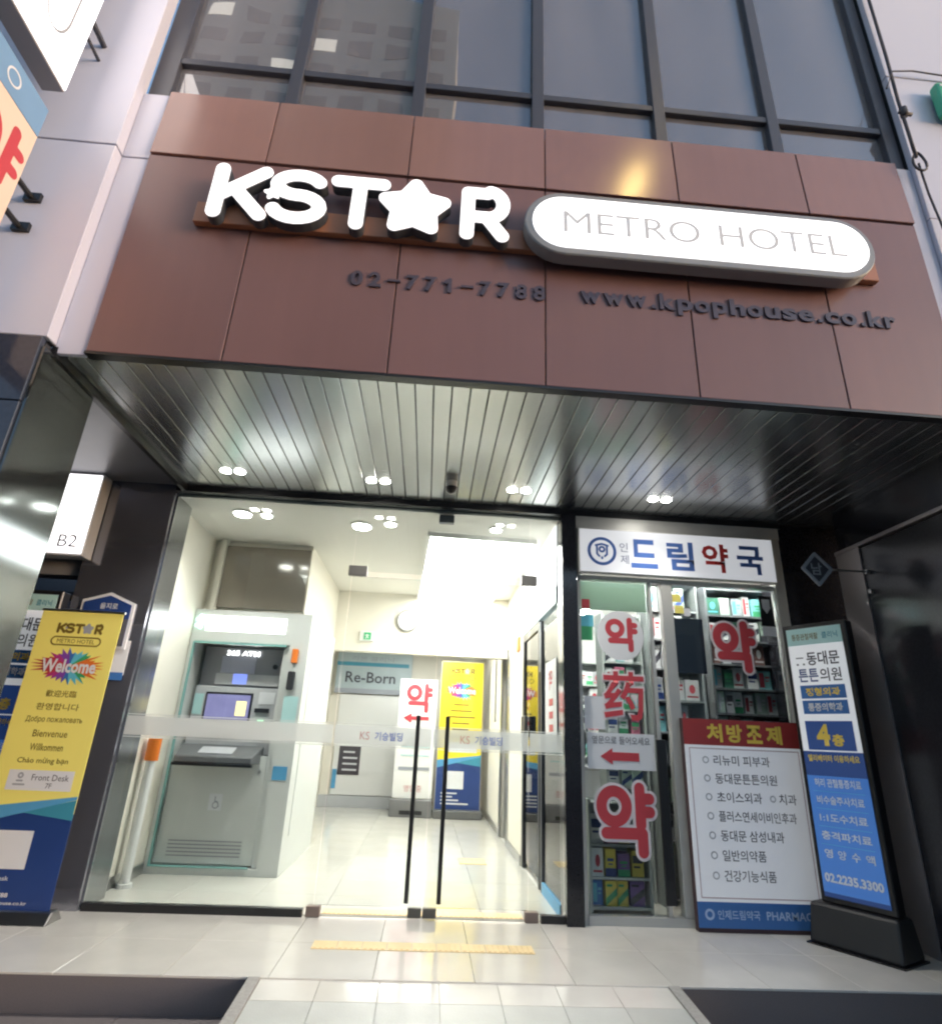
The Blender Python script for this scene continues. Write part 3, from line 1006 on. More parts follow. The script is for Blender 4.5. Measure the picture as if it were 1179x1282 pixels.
for nm, x0, x1, hx, hs_, tx in (('left leaf of the frameless glass double door with black bar handle', -.722, .052, -.063, -1, -.36), ('right leaf of the frameless glass double door with black bar handle', .060, .832, .172, 1, .44)):
    d = thing('glass_door', nm, 'door', ((x0 + x1) / 2, YD, 0), group='frameless glass door leaves')
    ob('pane', B(x0, x1, YD - .006, YD + .006, .075, 2.525), CLEAR, d)
    hd = ob('handle', MB().tube([(hx, 5.02, .115), (hx, 5.02, 1.40)], .0165, 12), BLACK, d, smooth=False)
    for z_ in (.3, 1.2):
        ob('handle_stud', MB().tube([(hx, 5.036, z_), (hx, YD - .006, z_)], .009, 8), STEEL, hd)
    ob('frosted_band', B(x0 + .003, x1 - .003, YD - .0105, YD - .0075, *BAND_Z), FROST, d)
    for z_ in (BAND_Z[0] - .016, BAND_Z[1] + .008):
        ob('frosted_line', B(x0 + .003, x1 - .003, YD - .0105, YD - .0075, z_, z_ + .007), FROST, d)
    txt(d, 'KS', tx - .12, 1.232, YD - .012, mat('pale_red_print', (.50, .25, .25), rough=.6), h=.06, w=.075, name='logo')
    txt(d, '기승빌딩', tx + .07, 1.232, YD - .012, mat('pale_blue_print', (.16, .22, .55), rough=.6), h=.065, w=.22, bold=.015)
    xc = .052 - .10 if hs_ < 0 else .060
    ob('floor_patch', B(xc, xc + .10, YD - .02, YD + .02, .012, .075), FIT, d, bevel=.004)
    xc = x0 - .055 if hs_ < 0 else x1 - .02
    ob('hinge', B(xc, xc + .10, YD - .028, YD + .028, .002, .07), HINGE, d, bevel=.004)
tag(ob('door_sensor', B(.0, .14, 5.15, 5.21, 3.10, 3.175), mat('sensor_grey', (.22, .24, .28), rough=.5), None, bevel=.006), 'small grey motion sensor box under the door header', 'sensor')

# ---- tactile paving
for nm, x0, y0, cnt, dx, dy, z in (('row of yellow tactile tiles outside the glass doors', -.62, 4.40, 9, .155, .15, .0005), ('row of yellow tactile tiles just inside the glass doors', -.68, 5.16, 10, .15, .14, .0), ('small yellow tactile square inside the lobby', .44, 7.15, 2, .15, .30, .0)):
    tp = thing('tactile_strip', nm, 'tactile paving', (x0 + cnt * dx / 2, y0 + dy / 2, 0), group='yellow tactile strips')
    for k in range(cnt):
        mbt = MB().box(x0 + k * dx + .002, x0 + (k + 1) * dx - .002, y0, y0 + dy, z, z + .004)
        for q in range(4):
            xa = x0 + k * dx + .015 + q * .035
            mbt.box(xa, xa + .018, y0 + .012, y0 + dy - .012, z + .004, z + .0065)
        ob('tactile_tile', mbt, YTILE, tp)

# ---- cash machine kiosk
atm = thing('cash_machine_kiosk', 'pale grey green cash machine cabinet with glowing header sign behind the glass', 'cash machine', (-1.84, 6.6, 0))
Y0 = 6.25
ob('cabinet', MB().box(-2.435, -2.40, Y0, 7.9, 0, 2.38).box(-1.44, -1.25, Y0, 7.9, 0, 2.38).box(-2.40, -1.44, Y0, 7.9, 2.06, 2.38).box(-2.40, -1.44, Y0 + .5, 7.9, 0, 2.06), ATMC, atm)
ob('plinth', B(-2.40, -1.44, Y0 + .002, Y0 + .5, 0, .06), ATMC, atm)
ob('glass_edge', MB().box(-2.40, -2.385, Y0 - .012, Y0 + .02, .06, 2.05).box(-2.385, -1.52, Y0 - .012, Y0 + .02, .06, .075).box(-2.385, -1.47, Y0 - .012, Y0 + .02, 2.035, 2.055), TURQ, atm)
lo_ = ob('lower_door', B(-2.385, -1.50, Y0 + .05, Y0 + .10, .078, 1.0), ATMC, atm, bevel=.005)
ob('icon_plate', B(-1.98, -1.86, Y0 + .044, Y0 + .049, .52, .66), PAPER, lo_)
shape(lo_, 'wheelchair_icon', [('ring', -1.915, .565, .026), [(-1.925, .635), (-1.925, .60), (-1.90, .592), (-1.885, .555)]], .005, .003, GREYT, Y0 + .043)
ob('side_panel', B(-1.4995, -1.4405, Y0 + .04, Y0 + .10, .062, 2.055), ATMC, atm)
ob('shelf', MB().add([(-2.30, Y0 - .16, .93), (-1.60, Y0 - .16, .93), (-1.56, Y0 + .1, .93), (-2.34, Y0 + .1, .93), (-2.30, Y0 - .16, .99), (-1.60, Y0 - .16, .99), (-1.56, Y0 + .1, 1.09), (-2.34, Y0 + .1, 1.09)],
                     [(3, 2, 1, 0), (4, 5, 6, 7), (0, 1, 5, 4), (1, 2, 6, 5), (2, 3, 7, 6), (3, 0, 4, 7)]), mat('shelf_grey', (.13, .135, .14), rough=.4), atm, bevel=.008)
ob('keypad', MB().add([(-2.12, Y0 - .10, 1.017), (-1.80, Y0 - .10, 1.017), (-1.80, Y0 + .03, 1.069), (-2.12, Y0 + .03, 1.069)], [(0, 1, 2, 3)]), ATML, atm)
ob('shelf_lip', B(-2.31, -1.59, Y0 - .17, Y0 - .11, .905, .929), BLACK, atm)
ob('machine_face', B(-2.37, -1.505, Y0 + .22, Y0 + .30, 1.0, 1.64), ATML, atm, bevel=.01)
ob('machine_upper', B(-2.37, -1.505, Y0 + .30, Y0 + .45, 1.60, 2.04), ATMD, atm)
ob('screen_bezel', B(-2.25, -1.78, Y0 + .21, Y0 + .219, 1.30, 1.58), BLACK, atm)
ob('screen', B(-2.23, -1.80, Y0 + .203, Y0 + .209, 1.32, 1.56), mat('lit_screen', (.2, .2, .3), rough=.2, var=.5, scale=5, emit=(.20, .19, .50), es=.26), atm)
ob('screen_tile', B(-1.93, -1.83, Y0 + .199, Y0 + .202, 1.36, 1.50), mat('lit_screen_yellow', (.6, .5, .2), emit=(.9, .75, .3), es=.7), atm)
ob('card_slot', B(-1.74, -1.60, Y0 + .20, Y0 + .219, 1.40, 1.44), BLACK, atm)
ob('slot_panel', B(-2.2, -1.55, Y0 + .24, Y0 + .299, 1.66, 1.77), ATML, atm)
ob('slot_light', B(-2.02, -1.88, Y0 + .235, Y0 + .239, 1.67, 1.77), mat('blue_slot_light', (.2, .3, .7), emit=(.2, .25, .9), es=.5), atm)
ob('notice_sheet', B(-2.18, -1.83, Y0 + .29, Y0 + .2995, 1.78, 1.95), mat('pale_lilac_paper', (.50, .50, .62), rough=.6), atm)
txt(atm, '365 ATM', -1.97, 1.985, Y0 + .285, glow('white_led', (1, 1, 1), 2), w=.34, h=.05, bold=.02, name='lit_lettering')
ob('lit_header', B(-2.31, -1.50, Y0 - .009, Y0 - .001, 2.16, 2.32), glow('header_soft', (1, 1, .97), .85), atm)
txt(atm, '자동화코너', -1.90, 2.24, Y0 - .014, glow('header_letters', (1, 1, .98), 2.6), w=.78, h=.13, bold=.03, ext=.003, name='lit_lettering')
shape(atm, 'lit_logo', [[(-2.40, 2.27), (-2.33, 2.30)], [(-2.37, 2.31), (-2.36, 2.19)], [(-2.40, 2.21), (-2.35, 2.24)]], .016, .006, glow('green_logo_light', (.45, 1, .82), 1.6), Y0 - .012, .002)
ob('call_lamp', B(-1.40, -1.34, Y0 - .03, Y0 - .001, 1.88, 2.02), ORANGE, atm, bevel=.006)
ob('handset', B(-1.41, -1.34, Y0 - .04, Y0 - .001, 1.62, 1.80), BLACKPL, atm, bevel=.01)
ob('poster', B(-1.42, -1.28, Y0 - .006, Y0 - .001, 1.22, 1.56), PTEAL, atm)
ob('ventilation_panel', B(-1.249, -1.244, 6.5, 7.7, .3, 2.2), ATMC, atm)

for k in range(5):
    ob('vent_slot', B(-2.28, -1.62, Y0 + .046, Y0 + .0495, .14 + k * .03, .15 + k * .03), ATMD, lo_)
ob('lock', MB().disc((-1.56, .86), .014, Y0 + .044, Y0 + .0498, 14), STEEL, lo_)
ob('instruction_sticker', B(-1.72, -1.56, Y0 + .212, Y0 + .2195, 1.48, 1.60), PAPER, atm)
ob('instruction_sticker', B(-2.36, -2.27, Y0 + .212, Y0 + .2195, 1.36, 1.56), PTEAL, atm)
ob('cash_slot', B(-2.22, -1.88, Y0 + .208, Y0 + .2195, 1.16, 1.20), BLACK, atm)
ob('receipt_slot', B(-1.76, -1.60, Y0 + .208, Y0 + .2195, 1.22, 1.245), BLACK, atm)
ob('reader_light', B(-1.70, -1.64, Y0 + .206, Y0 + .2195, 1.31, 1.335), glow('reader_green', (.3, 1, .5), .5), atm)
ob('security_camera', MB().disc((-1.62, 1.86), .025, Y0 + .27, Y0 + .2998, 16), BLACK, atm)
ob('bank_sticker', B(-1.425, -1.29, Y0 - .006, Y0 - .001, .80, .92), LBLUE, atm)
for a_, b_, c_, d_ in ((-2.439, -2.425, 5.43, 6.24), (1.084, 1.099, 7.17, 8.24), (1.084, 1.099, 9.21, 11.94)):
    struct('skirting', B(a_, b_, c_, d_, 0, .09), STEEL)

bg = thing('brown_glass_panel', 'brown mirrored glass panel above the cash machine', 'panel', (-1.86, 6.35, 2.43))
ob('glass', B(-2.30, -1.39, 6.40, 6.449, 2.44, 3.12), BROWNG, bg)
ob('frame', B(-2.36, -2.305, 6.36, 6.449, 2.40, 3.178), CREAM, bg)
po = thing('orange_topped_post', 'white post with an orange cap inside the glass by the left pillar', 'post', (-2.33, 5.75, 0))
ob('shaft', MB().tube([(-2.36, 5.75, .03), (-2.36, 5.75, .95)], .04, 14), WHITE, po, smooth=False)
ob('cap', MB().tube([(-2.36, 5.75, .951), (-2.36, 5.75, 1.13)], .055, 16), ORANGE, po)
ob('base', MB().tube([(-2.36, 5.75, 0), (-2.36, 5.75, .03)], .06, 16), WHITE, po)

# ---- clock, exit sign, corridor things
ck = thing('wall_clock', 'round white wall clock on the cream bulkhead', 'clock', (-.364, 8.57, 2.63))
ob('rim', MB().disc((-.364, 2.79), .155, 8.565, 8.599, 32), mat('clock_rim', (.20, .20, .19), rough=.4), ck)
ob('dial', MB().disc((-.364, 2.79), .138, 8.558, 8.5645, 32), WHITE, ck)
ob('hand', B(-.368, -.360, 8.553, 8.5575, 2.79, 2.89), INK, ck)
ob('hand', B(-.364, -.29, 8.553, 8.5575, 2.786, 2.794), INK, ck)
ex = thing('exit_sign', 'small green lit emergency exit sign on the bulkhead', 'exit sign', (-.91, 8.57, 2.46))
ob('case', B(-1.02, -.82, 8.56, 8.599, 2.47, 2.61), WHITE, ex, bevel=.004)
ob('lit_face', B(-.96, -.86, 8.553, 8.5595, 2.49, 2.59), mat('exit_green', (.02, .32, .12), rough=.5, emit=(.05, .6, .25), es=.12), ex)
shape(ex, 'running_figure', [[(-.915, 2.565), (-.915, 2.54), (-.93, 2.505)], [(-.915, 2.54), (-.895, 2.51)], [(-.94, 2.55), (-.89, 2.55)]], .006, .004, WHITE, 8.551)

cs = thing('clinic_signboard', 'pale blue and teal clinic signboard over the white corridor door', 'signboard', (-1.05, 11.9, 1.95))
ob('board', B(-1.78, -.34, 11.86, 11.945, 2.02, 2.72), mat('pale_blue_board', (.42, .50, .53), rough=.5), cs)
ob('teal_stripe', B(-1.78, -.40, 11.853, 11.859, 2.46, 2.53), TEAL, cs)
ob('foot_stripe', B(-1.78, -.40, 11.853, 11.859, 1.95, 2.04), GREYT, cs)
txt(cs, 'Re-Born', -1.12, 2.25, 11.852, INK, w=.95, h=.20, bold=.01)
txt(cs, '리본 클리닉', -1.1, 2.60, 11.852, GREYT, w=.8, h=.09)
wd = thing('white_corridor_door', 'plain white sliding door at the back of the corridor', 'door', (-1.0, 11.9, 0))
ob('leaf', B(-1.66, -.30, 11.89, 11.945, .2, 1.93), WHITE, wd, bevel=.004)
ob('threshold', B(-1.85, -.25, 11.84, 11.945, 0, .19), ATML, wd)
nt2 = thing('dark_notice', 'dark notice with white lines on the corridor door', 'notice', (-1.35, 11.88, .55))
ob('sheet', B(-1.56, -1.17, 11.878, 11.888, .53, 1.02), mat('dark_sheet', (.06, .05, .06), rough=.6), nt2)
for k in range(4):
    ob('text_line', B(-1.48, -1.22 - .05 * (k == 3), 11.874, 11.8775, .60 + k * .1, .63 + k * .1), PAPER, nt2)
tag(ob('blue_notice', B(-1.645, -1.57, 11.875, 11.888, .30, .62), LBLUE, None), 'small blue notice at the left edge of the corridor door', 'notice')
sg = thing('steel_glass_gate', 'grey metal framed glass gate left of the white corridor door', 'gate', (-1.75, 10.3, 0))
ob('frame', MB().box(-1.845, -1.80, 9.0, 9.05, 0, 2.32).box(-1.845, -1.80, 11.2, 11.26, 0, 2.32).box(-1.845, -1.80, 9.05, 11.2, 2.26, 2.32), STEEL, sg)
ob('glass', B(-1.83, -1.815, 9.05, 11.2, .05, 2.26), glass('gate_glass', (.6, .64, .64), ior=1.6), sg)

ybl = mat('standee_yellow', (.86, .68, .03), rough=.5, var=.03)
pb = thing('pharmacy_banner_stand', 'white banner stand with red lettering and a left arrow in the lobby', 'banner stand', (-.17, 10.95, 0))
ob('base', B(-.52, .18, 10.78, 11.12, 0, .26), mat('grey_base', (.17, .17, .17), rough=.5), pb, bevel=.01)
ob('base_slot', B(-.35, .02, 10.772, 10.779, .04, .10), BLACK, pb)
ob('sheet', B(-.49, .165, 10.90, 10.93, .27, 2.18), WHITE, pb)
shape(pb, 'red_letter', fit_strokes(YAK, -.36, .06, 1.66, 2.08), .036, .008, RED, 10.895)
ob('arrow', MB().prism([(-.40, 1.53), (-.26, 1.45), (-.26, 1.50), (.04, 1.50), (.04, 1.56), (-.26, 1.56), (-.26, 1.61)], 10.893, 10.899), RED, pb)
ob('text_line', B(-.42, .10, 10.893, 10.899, .70, .75), GREYT, pb)
ob('text_line', B(-.40, .08, 10.893, 10.899, .92, .94), PTEAL, pb)
ob('text_line', B(-.40, .08, 10.893, 10.899, 1.06, 1.08), PTEAL, pb)
txt(pb, '영업중', -.16, .42, 10.894, mat('pale_red_print2', (.55, .2, .2)), w=.3, h=.1)


def splash(parent, cx, cz, y, W, H):
    """burst of coloured spikes behind the word"""
    rnd = random.Random(3)
    cols = [RED, mat('magenta_print', (.45, .04, .22)), VIOLET, BLUE, SKYB, GREEN, mat('orange_print', (.75, .18, .03))]
    N = 64
    rad = [(.72 + .34 * rnd.random()) if k % 2 else (.58 + .12 * rnd.random()) for k in range(N)]
    P = [(cx + W / 2 * rad[k] * math.cos(2 * math.pi * k / N), cz + H / 2 * rad[k] * math.sin(2 * math.pi * k / N)) for k in range(N)]
    for i, m in enumerate(cols):
        mb_ = MB()
        for k in range(N):
            t = math.cos(2 * math.pi * (k + .5) / N)
            if min(6, int((t + 1) / 2 * 7)) == i:
                mb_.prism([(cx, cz), P[k], P[(k + 1) % N]], y - .0016, y - .0006)
        if mb_.v:
            ob('colour_splash', mb_, m, parent)


def hotel_banner(t, x0, x1, z0, z1, y, small=False):
    """yellow over navy welcome banner, in the frame of t"""
    W, H = x1 - x0, z1 - z0
    cx = (x0 + x1) / 2

    def Z(f):
        return z1 - f * H
    ob('yellow_sheet', B(x0, x1, y, y + .006, Z(.70), z1), ybl if small else YEL, t)
    ob('navy_sheet', B(x0, x1, y + .0005, y + .0065, z0, Z(.70) - .0005), NAVY, t)
    ob('pale_wave', MB().prism([(x0, Z(.735)), (x1, Z(.655)), (x1, Z(.645)), (x0, Z(.685))], y - .0016, y - .0004), LBLUE, t)
    ob('teal_wave', MB().prism([(cx - .05 * W, Z(.70)), (x1, Z(.72)), (x1, Z(.656)), (x0, Z(.731))], y - .0010, y - .0002), TEAL, t)
    r = .0085 * W / .6
    kstar(t, cx - .27 * W / .6 * .6, cx + .285 * W / .6 * .6, Z(.084), Z(.045), r * 1.15, OLIVE, y - .001, 0, .0025 * W / .6, GREYT, 'print_letter')
    st_ = stadium(cx - .30 * W, cx + .30 * W, Z(.128), Z(.098), 8)
    shape(t, 'oval_line', [st_ + [st_[0]]], .005 * W / .6, .003 * W / .6, OLIVE, y - .001)
    txt(t, 'METRO HOTEL', cx, Z(.113), y - .001, OLIVE, w=.46 * W, h=.016 * H)
    splash(t, cx, Z(.205), y, W * .92, H * .135)
    txt(t, 'Welcome', cx, Z(.205), y - .005, PAPER, w=.66 * W, h=.05 * H, bold=.03)
    for k, (s, w_) in enumerate((('歡迎光臨', .36), ('환영합니다', .5), ('Добро пожаловать', .66), ('Bienvenue', .40), ('Willkommen', .38), ('Chào mừng bạn', .58))):
        if small:
            ob('text_line', B(cx - w_ * W / 2, cx + w_ * W / 2, y - .002, y - .0004, Z(.31 + k * .043), Z(.301 + k * .043)), OLIVE, t)
        else:
            txt(t, s, cx, Z(.305 + k * .046), y - .001, OLIVE, w=w_ * W, h=.024 * H, bold=.008)
    ob('white_label', B(x0 + .16 * W, x1 - .10 * W, y - .0013, y - .0003, Z(.63), Z(.565)), PAPER, t)
    if not small:
        txt(t, 'Front Desk', cx + .14 * W, Z(.588), y - .0018, INK, w=.42 * W, h=.02 * H)
        txt(t, '7F', cx + .14 * W, Z(.614), y - .0018, INK, h=.016 * H)
        shape(t, 'desk_icon', [('ring', x0 + .30 * W, Z(.583), .014), [(x0 + .24 * W, Z(.612)), (x0 + .36 * W, Z(.612))], [(x0 + .27 * W, Z(.60)), (x0 + .33 * W, Z(.60))]], .006, .003, GREYT, y - .0018)
    ob('white_square', B(x0 + .24 * W, x0 + .62 * W, y - .0013, y - .0003, Z(.87), Z(.755)), PAPER, t)
    for k, (w_, tx_) in enumerate(((.36, 'Front Desk'), (.26, '24 hours'), (.40, '02-771-7788'), (.62, 'www.kpophouse.co.kr'))):
        if not small:
            txt(t, tx_, x0 + (.12 + w_ / 2) * W, Z(.897 + k * .024), y - .001, PAPER, w=w_ * W, h=.013 * H, bold=.01)
            continue
        ob('text_line', B(x0 + .12 * W, x0 + (.12 + w_) * W, y - .0013, y - .0003, Z(.902 + k * .022), Z(.893 + k * .022)), PAPER, t)


ys = thing('lobby_welcome_stand', 'yellow and navy welcome banner stand at the back of the lobby', 'banner stand', (.59, 10.95, 0))
ob('base', B(.20, 1.0, 10.74, 11.05, 0, .12), mat('grey_base2', (.12, .12, .12), rough=.5), ys, bevel=.01)
hotel_banner(ys, .225, .965, .13, 2.51, 10.87, small=True)
ob('backing', B(.215, .975, 10.88, 10.91, .12, 2.52), ATML, ys)

# front banner beside the left pillar
fs = thing('street_welcome_stand', 'yellow and navy welcome banner stand in front of the left pillar', 'banner stand', (-2.69, 4.78, 0))
hotel_banner(fs, -2.99, -2.39, .045, 2.035, 4.75)
ob('backing', B(-2.985, -2.395, 4.757, 4.762, .05, 2.03), GREYT, fs)
ob('top_rail', MB().tube([(-3.0, 4.756, 2.04), (-2.38, 4.756, 2.04)], .011), STEEL, fs)
ob('pole', MB().tube([(-2.69, 4.775, .03), (-2.69, 4.775, 2.03)], .011), STEEL, fs)
ob('base', MB().add([(-3.02, 4.68, 0), (-2.36, 4.68, 0), (-2.36, 4.88, 0), (-3.02, 4.88, 0), (-3.02, 4.735, .07), (-2.36, 4.735, .07), (-2.36, 4.81, .07), (-3.02, 4.81, .07)],
                    [(3, 2, 1, 0), (4, 5, 6, 7), (0, 1, 5, 4), (1, 2, 6, 5), (2, 3, 7, 6), (3, 0, 4, 7)]), STEEL, fs, bevel=.006)


# ---- clinic light boxes (one turned at the right, one at the left edge)
def clinic_box(label, loc, rz, base=True):
    t = thing('clinic_light_box', label, 'light box sign', loc, rz=rz, group='tall clinic light boxes')
    W, z0, z1 = .43, .30, 2.19
    H = z1 - z0
    h = W / 2

    def Z(f):
        return z1 - f * H
    ob('case', B(-h - .035, h + .035, .004, .11, z0 - .04, z1 + .035), BLACK, t, bevel=.008)
    y = -.002
    WL = mat('backlit_white', (.74, .76, .80), rough=.4, var=.02, emit=(.95, .97, 1), es=.10)
    BL = mat('backlit_blue', (.06, .18, .50), rough=.4, var=.04, emit=(.06, .2, .6), es=.12)
    NV = mat('backlit_navy', (.03, .07, .22), rough=.4, emit=(.03, .08, .3), es=.08)
    ob('white_sheet', B(-h, h, y, .0038, Z(.49), Z(.07) - .0003), WL, t)
    ob('teal_header', B(-h, h, y, .0038, Z(.07), z1), PTEAL, t)
    ob('navy_strip', B(-h, h, y, .0038, Z(.58), Z(.49) - .0003), NV, t)
    ob('blue_sheet', B(-h, h, y, .0038, z0, Z(.58) - .0003), BL, t)
    txt(t, '통증관절재활', -.07, Z(.036), y - .001, OLIVE, w=.21, h=.05, bold=.01)
    txt(t, '클리닉', .125, Z(.036), y - .001, TEAL, w=.12, h=.05, bold=.01)
    txt(t, '동대문', .045, Z(.128), y - .001, INK, w=.25, h=.105, bold=.02)
    ob('small_print', B(-.165, -.105, y - .001, y - .0003, Z(.125), Z(.121)), INK, t)
    ob('small_print', B(-.165, -.15, y - .001, y - .0003, Z(.153), Z(.146)), INK, t)
    ob('small_print', B(-.115, -.10, y - .001, y - .0003, Z(.153), Z(.146)), INK, t)
    txt(t, '튼튼', -.085, Z(.195), y - .001, NAVY, w=.155, h=.10, bold=.02)
    txt(t, '의원', .085, Z(.195), y - .001, INK, w=.16, h=.10, bold=.015)
    for f0, f1, s, m in ((.235, .288, '정형외과', YTXT), (.295, .348, '통증의학과', PAPER)):
        bb = ob('blue_field', B(-.165, .175, y - .001, y - .0003, Z(f1), Z(f0)), BLUE, t)
        txt(bb, s, .005, Z((f0 + f1) / 2), y - .002, m, w=.26, h=.062, bold=.03)
    nf = ob('navy_field', B(-.17, .18, y - .001, y - .0003, Z(.485), Z(.375)), NV, t)
    txt(nf, '4', -.045, Z(.428), y - .002, YTXT, w=.10, h=.155, bold=.05)
    txt(nf, '층', .06, Z(.447), y - .002, YTXT, w=.085, h=.085, bold=.05)
    txt(t, '엘리베이터 이용하세요', 0, Z(.515), y - .001, YTXT, w=.37, h=.05, bold=.03)
    for k, (s, w_) in enumerate((('허리 관절통증치료', .33), ('비수술주사치료', .33), ('1:1도수치료', .33), ('충격파치료', .34), ('영 양 수 액', .34))):
        if ' ' in s and k == 4:
            for q, ch in enumerate(s.split()):
                txt(t, ch, -.14 + q * .0935, Z(.605 + k * .062), y - .001, PAPER, w=.058, h=.058, bold=.02)
        else:
            txt(t, s, .0, Z(.605 + k * .062), y - .001, PAPER, w=w_, h=.058, bold=.02)
        if k < 4:
            ob('rule', B(-.18, .18, y - .001, y - .0003, Z(.637 + k * .062), Z(.6355 + k * .062)), SKYB, t)
    txt(t, '02.2235.3300', 0, Z(.935), y - .001, PAPER, w=.39, h=.06, bold=.04)
    ob('foot_strip', B(-h, h, y - .0008, y - .0003, z0, Z(.985)), NV, t)
    if base:
        ob('base', MB().add([(-.33, -.08, .01), (.27, -.08, .01), (.27, .23, .01), (-.33, .23, .01), (-.32, -.03, .255), (.26, -.03, .255), (.26, .17, .255), (-.32, .17, .255)],
                            [(3, 2, 1, 0), (4, 5, 6, 7), (0, 1, 5, 4), (1, 2, 6, 5), (2, 3, 7, 6), (3, 0, 4, 7)]), BLACKPL, t, bevel=.02, seg=2)
        ob('foot_plate', B(-.34, .28, -.10, .245, 0, .0098), BLACK, t)
    return t


clinic_box('tall blue and white clinic light box on a black base right of the pharmacy', (3.03, 4.55, 0), R(-61))
clinic_box('tall clinic light box half hidden behind the yellow street banner', (-3.24, 4.93, 0), 0)

# ================================================================ PHARMACY
PX0, PX1 = 1.25, 3.17
pf = thing('pharmacy_shopfront', 'grey framed pharmacy window with red and white lettering on the glass', 'shop window', (2.2, YD, 0))
ob('frame', B(PX0, PX1, 5.03, 5.12, 3.09, 3.203), ALU, pf)
ob('post', B(3.075, PX1, 5.04, 5.13, 0, 3.0895), ALU, pf, bevel=.004)
ob('post', B(PX0, 1.285, 5.06, 5.13, 0, 3.0895), ALU, pf)
ob('mullion', B(2.015, 2.112, 5.05, 5.13, .06, 2.64), ALU, pf, bevel=.004)
ob('sill', B(1.286, 3.074, 5.05, 5.13, 0, .06), ALU, pf)
ob('transom', B(1.286, 3.074, 5.062, 5.13, 2.62, 2.655), ALU, pf)
ob('inner_stile', B(1.90, 1.93, 5.07, 5.12, .06, 2.619), ALU, pf)
ob('handle_strip', B(1.875, 1.955, 5.035, 5.058, .14, 1.30), BLACK, pf, bevel=.004)
pane = ob('pane', B(1.286, 1.899, YD + .0, YD + .008, .061, 2.619), CLEAR, pf)
pane2 = ob('pane', B(2.113, 3.074, YD + .0, YD + .008, .061, 2.619), CLEAR, pf)
yy = YD - .004
ob('white_disc', MB().disc((1.635, 2.135), .205, yy + .001, yy + .0035, 36, .215), PAPER, pf)
shape(pf, 'red_letter', fit_strokes(YAK, 1.51, 1.77, 2.02, 2.27), .024, .005, RED, yy)
PINKW = mat('white_vinyl', (.72, .66, .68), rough=.45)


def edged(strokes, r, r2, cell):
    shape(pf, 'white_outline', strokes, r2, cell, PINKW, yy)
    shape(pf, 'red_letter', strokes, r, cell, RED, yy - .0025)


edged(fit_strokes(YAK, 1.39, 1.81, .48, .93), .041, .062, .006)
edged(fit_strokes(YAK, 2.475, 2.815, 1.905, 2.285), .036, .055, .006)
c1 = txt(pf, '药', 1.64, 1.635, yy, PINKW, w=.38, h=.42, bold=.05, name='white_outline')
c2 = txt(pf, '药', 1.64, 1.635, yy - .0025, RED, w=.35, h=.39, bold=.018, name='red_letter')
ap = ob('arrow_panel', B(1.315, 1.875, yy - .001, yy + .003, 1.06, 1.335), PAPER, pf)
ob('arrow', MB().prism([(1.42, 1.155), (1.52, 1.095), (1.52, 1.125), (1.74, 1.125), (1.74, 1.19), (1.52, 1.19), (1.52, 1.22)], yy - .004, yy - .002), RED, ap)
txt(ap, '옆문으로 들어오세요', 1.595, 1.28, yy - .003, INK, w=.48, h=.06)
# stickers at the top right of the right pane, pale blind at the top of the left pane
sk = ob('black_sticker', B(2.925, 3.045, yy + .001, yy + .003, 2.29, 2.56), BLACK, pf)
ob('shield', MB().prism([(2.985, 2.40), (3.02, 2.45), (3.02, 2.53), (2.95, 2.53), (2.95, 2.45)], yy - .002, yy), PAPER, sk)
ob('white_sticker', B(2.925, 3.055, yy + .001, yy + .003, 2.20, 2.285), PAPER, pf)
ob('blind', B(1.30, 1.895, 5.13, 5.14, 2.36, 2.615), frost('pale_green_blind', (.66, .78, .68), 0), pf)
for k, (x0, x1, z0, z1, m) in enumerate(((1.29, 1.40, 2.20, 2.30, SKYB), (1.29, 1.39, 2.08, 2.20, GREEN), (1.30, 1.37, 2.36, 2.44, RED), (1.30, 1.47, 1.36, 1.62, PAPER), (2.12, 2.20, 2.46, 2.53, YEL), (2.14, 2.22, 2.36, 2.43, YEL), (2.22, 2.28, 2.34, 2.41, PAPER))):
    ob('sticker', B(x0, x1, yy + .001, yy + .003, z0, z1), m, pf)

sb = thing('pharmacy_sign_box', 'white pharmacy sign box with round blue emblem and blue and red lettering', 'sign', (2.17, 5.0, 2.65))
ob('case', B(1.262, 3.085, 5.005, 5.06, 2.662, 3.085), ALU, sb, bevel=.004)
ob('lit_face', B(1.275, 3.07, 4.998, 5.0045, 2.675, 3.072), mat('sign_face_lit', (.62, .64, .68), rough=.7, spec=.1, var=.02, emit=(.93, .95, 1), es=.15), sb)
BLT = mat('sign_blue', (.09, .18, .50), rough=.8, spec=.05)
ys_ = 4.996
shape(sb, 'emblem_ring', [('ring', 1.475, 2.868, .118)], .014, .005, BLT, ys_)
shape(sb, 'emblem', [[(1.43, 2.91), (1.43, 2.84), (1.45, 2.82)], [(1.52, 2.91), (1.52, 2.84), (1.50, 2.82)], ('ring', 1.475, 2.885, .022), [(1.475, 2.81), (1.475, 2.80)], [(1.42, 2.92), (1.475, 2.935), (1.53, 2.92)]], .0095, .004, BLT, ys_)
SGR = mat('sign_grey_blue', (.15, .18, .29), rough=.8, spec=.05)
txt(sb, '인', 1.675, 2.915, ys_, SGR, w=.075, h=.085, bold=.0)
txt(sb, '제', 1.68, 2.80, ys_ - .001, SGR, w=.075, h=.085, bold=.0)
for s, x_, m in (('드', 1.86, BLT), ('림', 2.195, BLT), ('약', 2.52, mat('sign_red', (.60, .06, .06), rough=.8, spec=.05)), ('국', 2.845, BLT)):
    txt(sb, s, x_, 2.865, ys_, m, w=.245, h=.27, bold=.03)

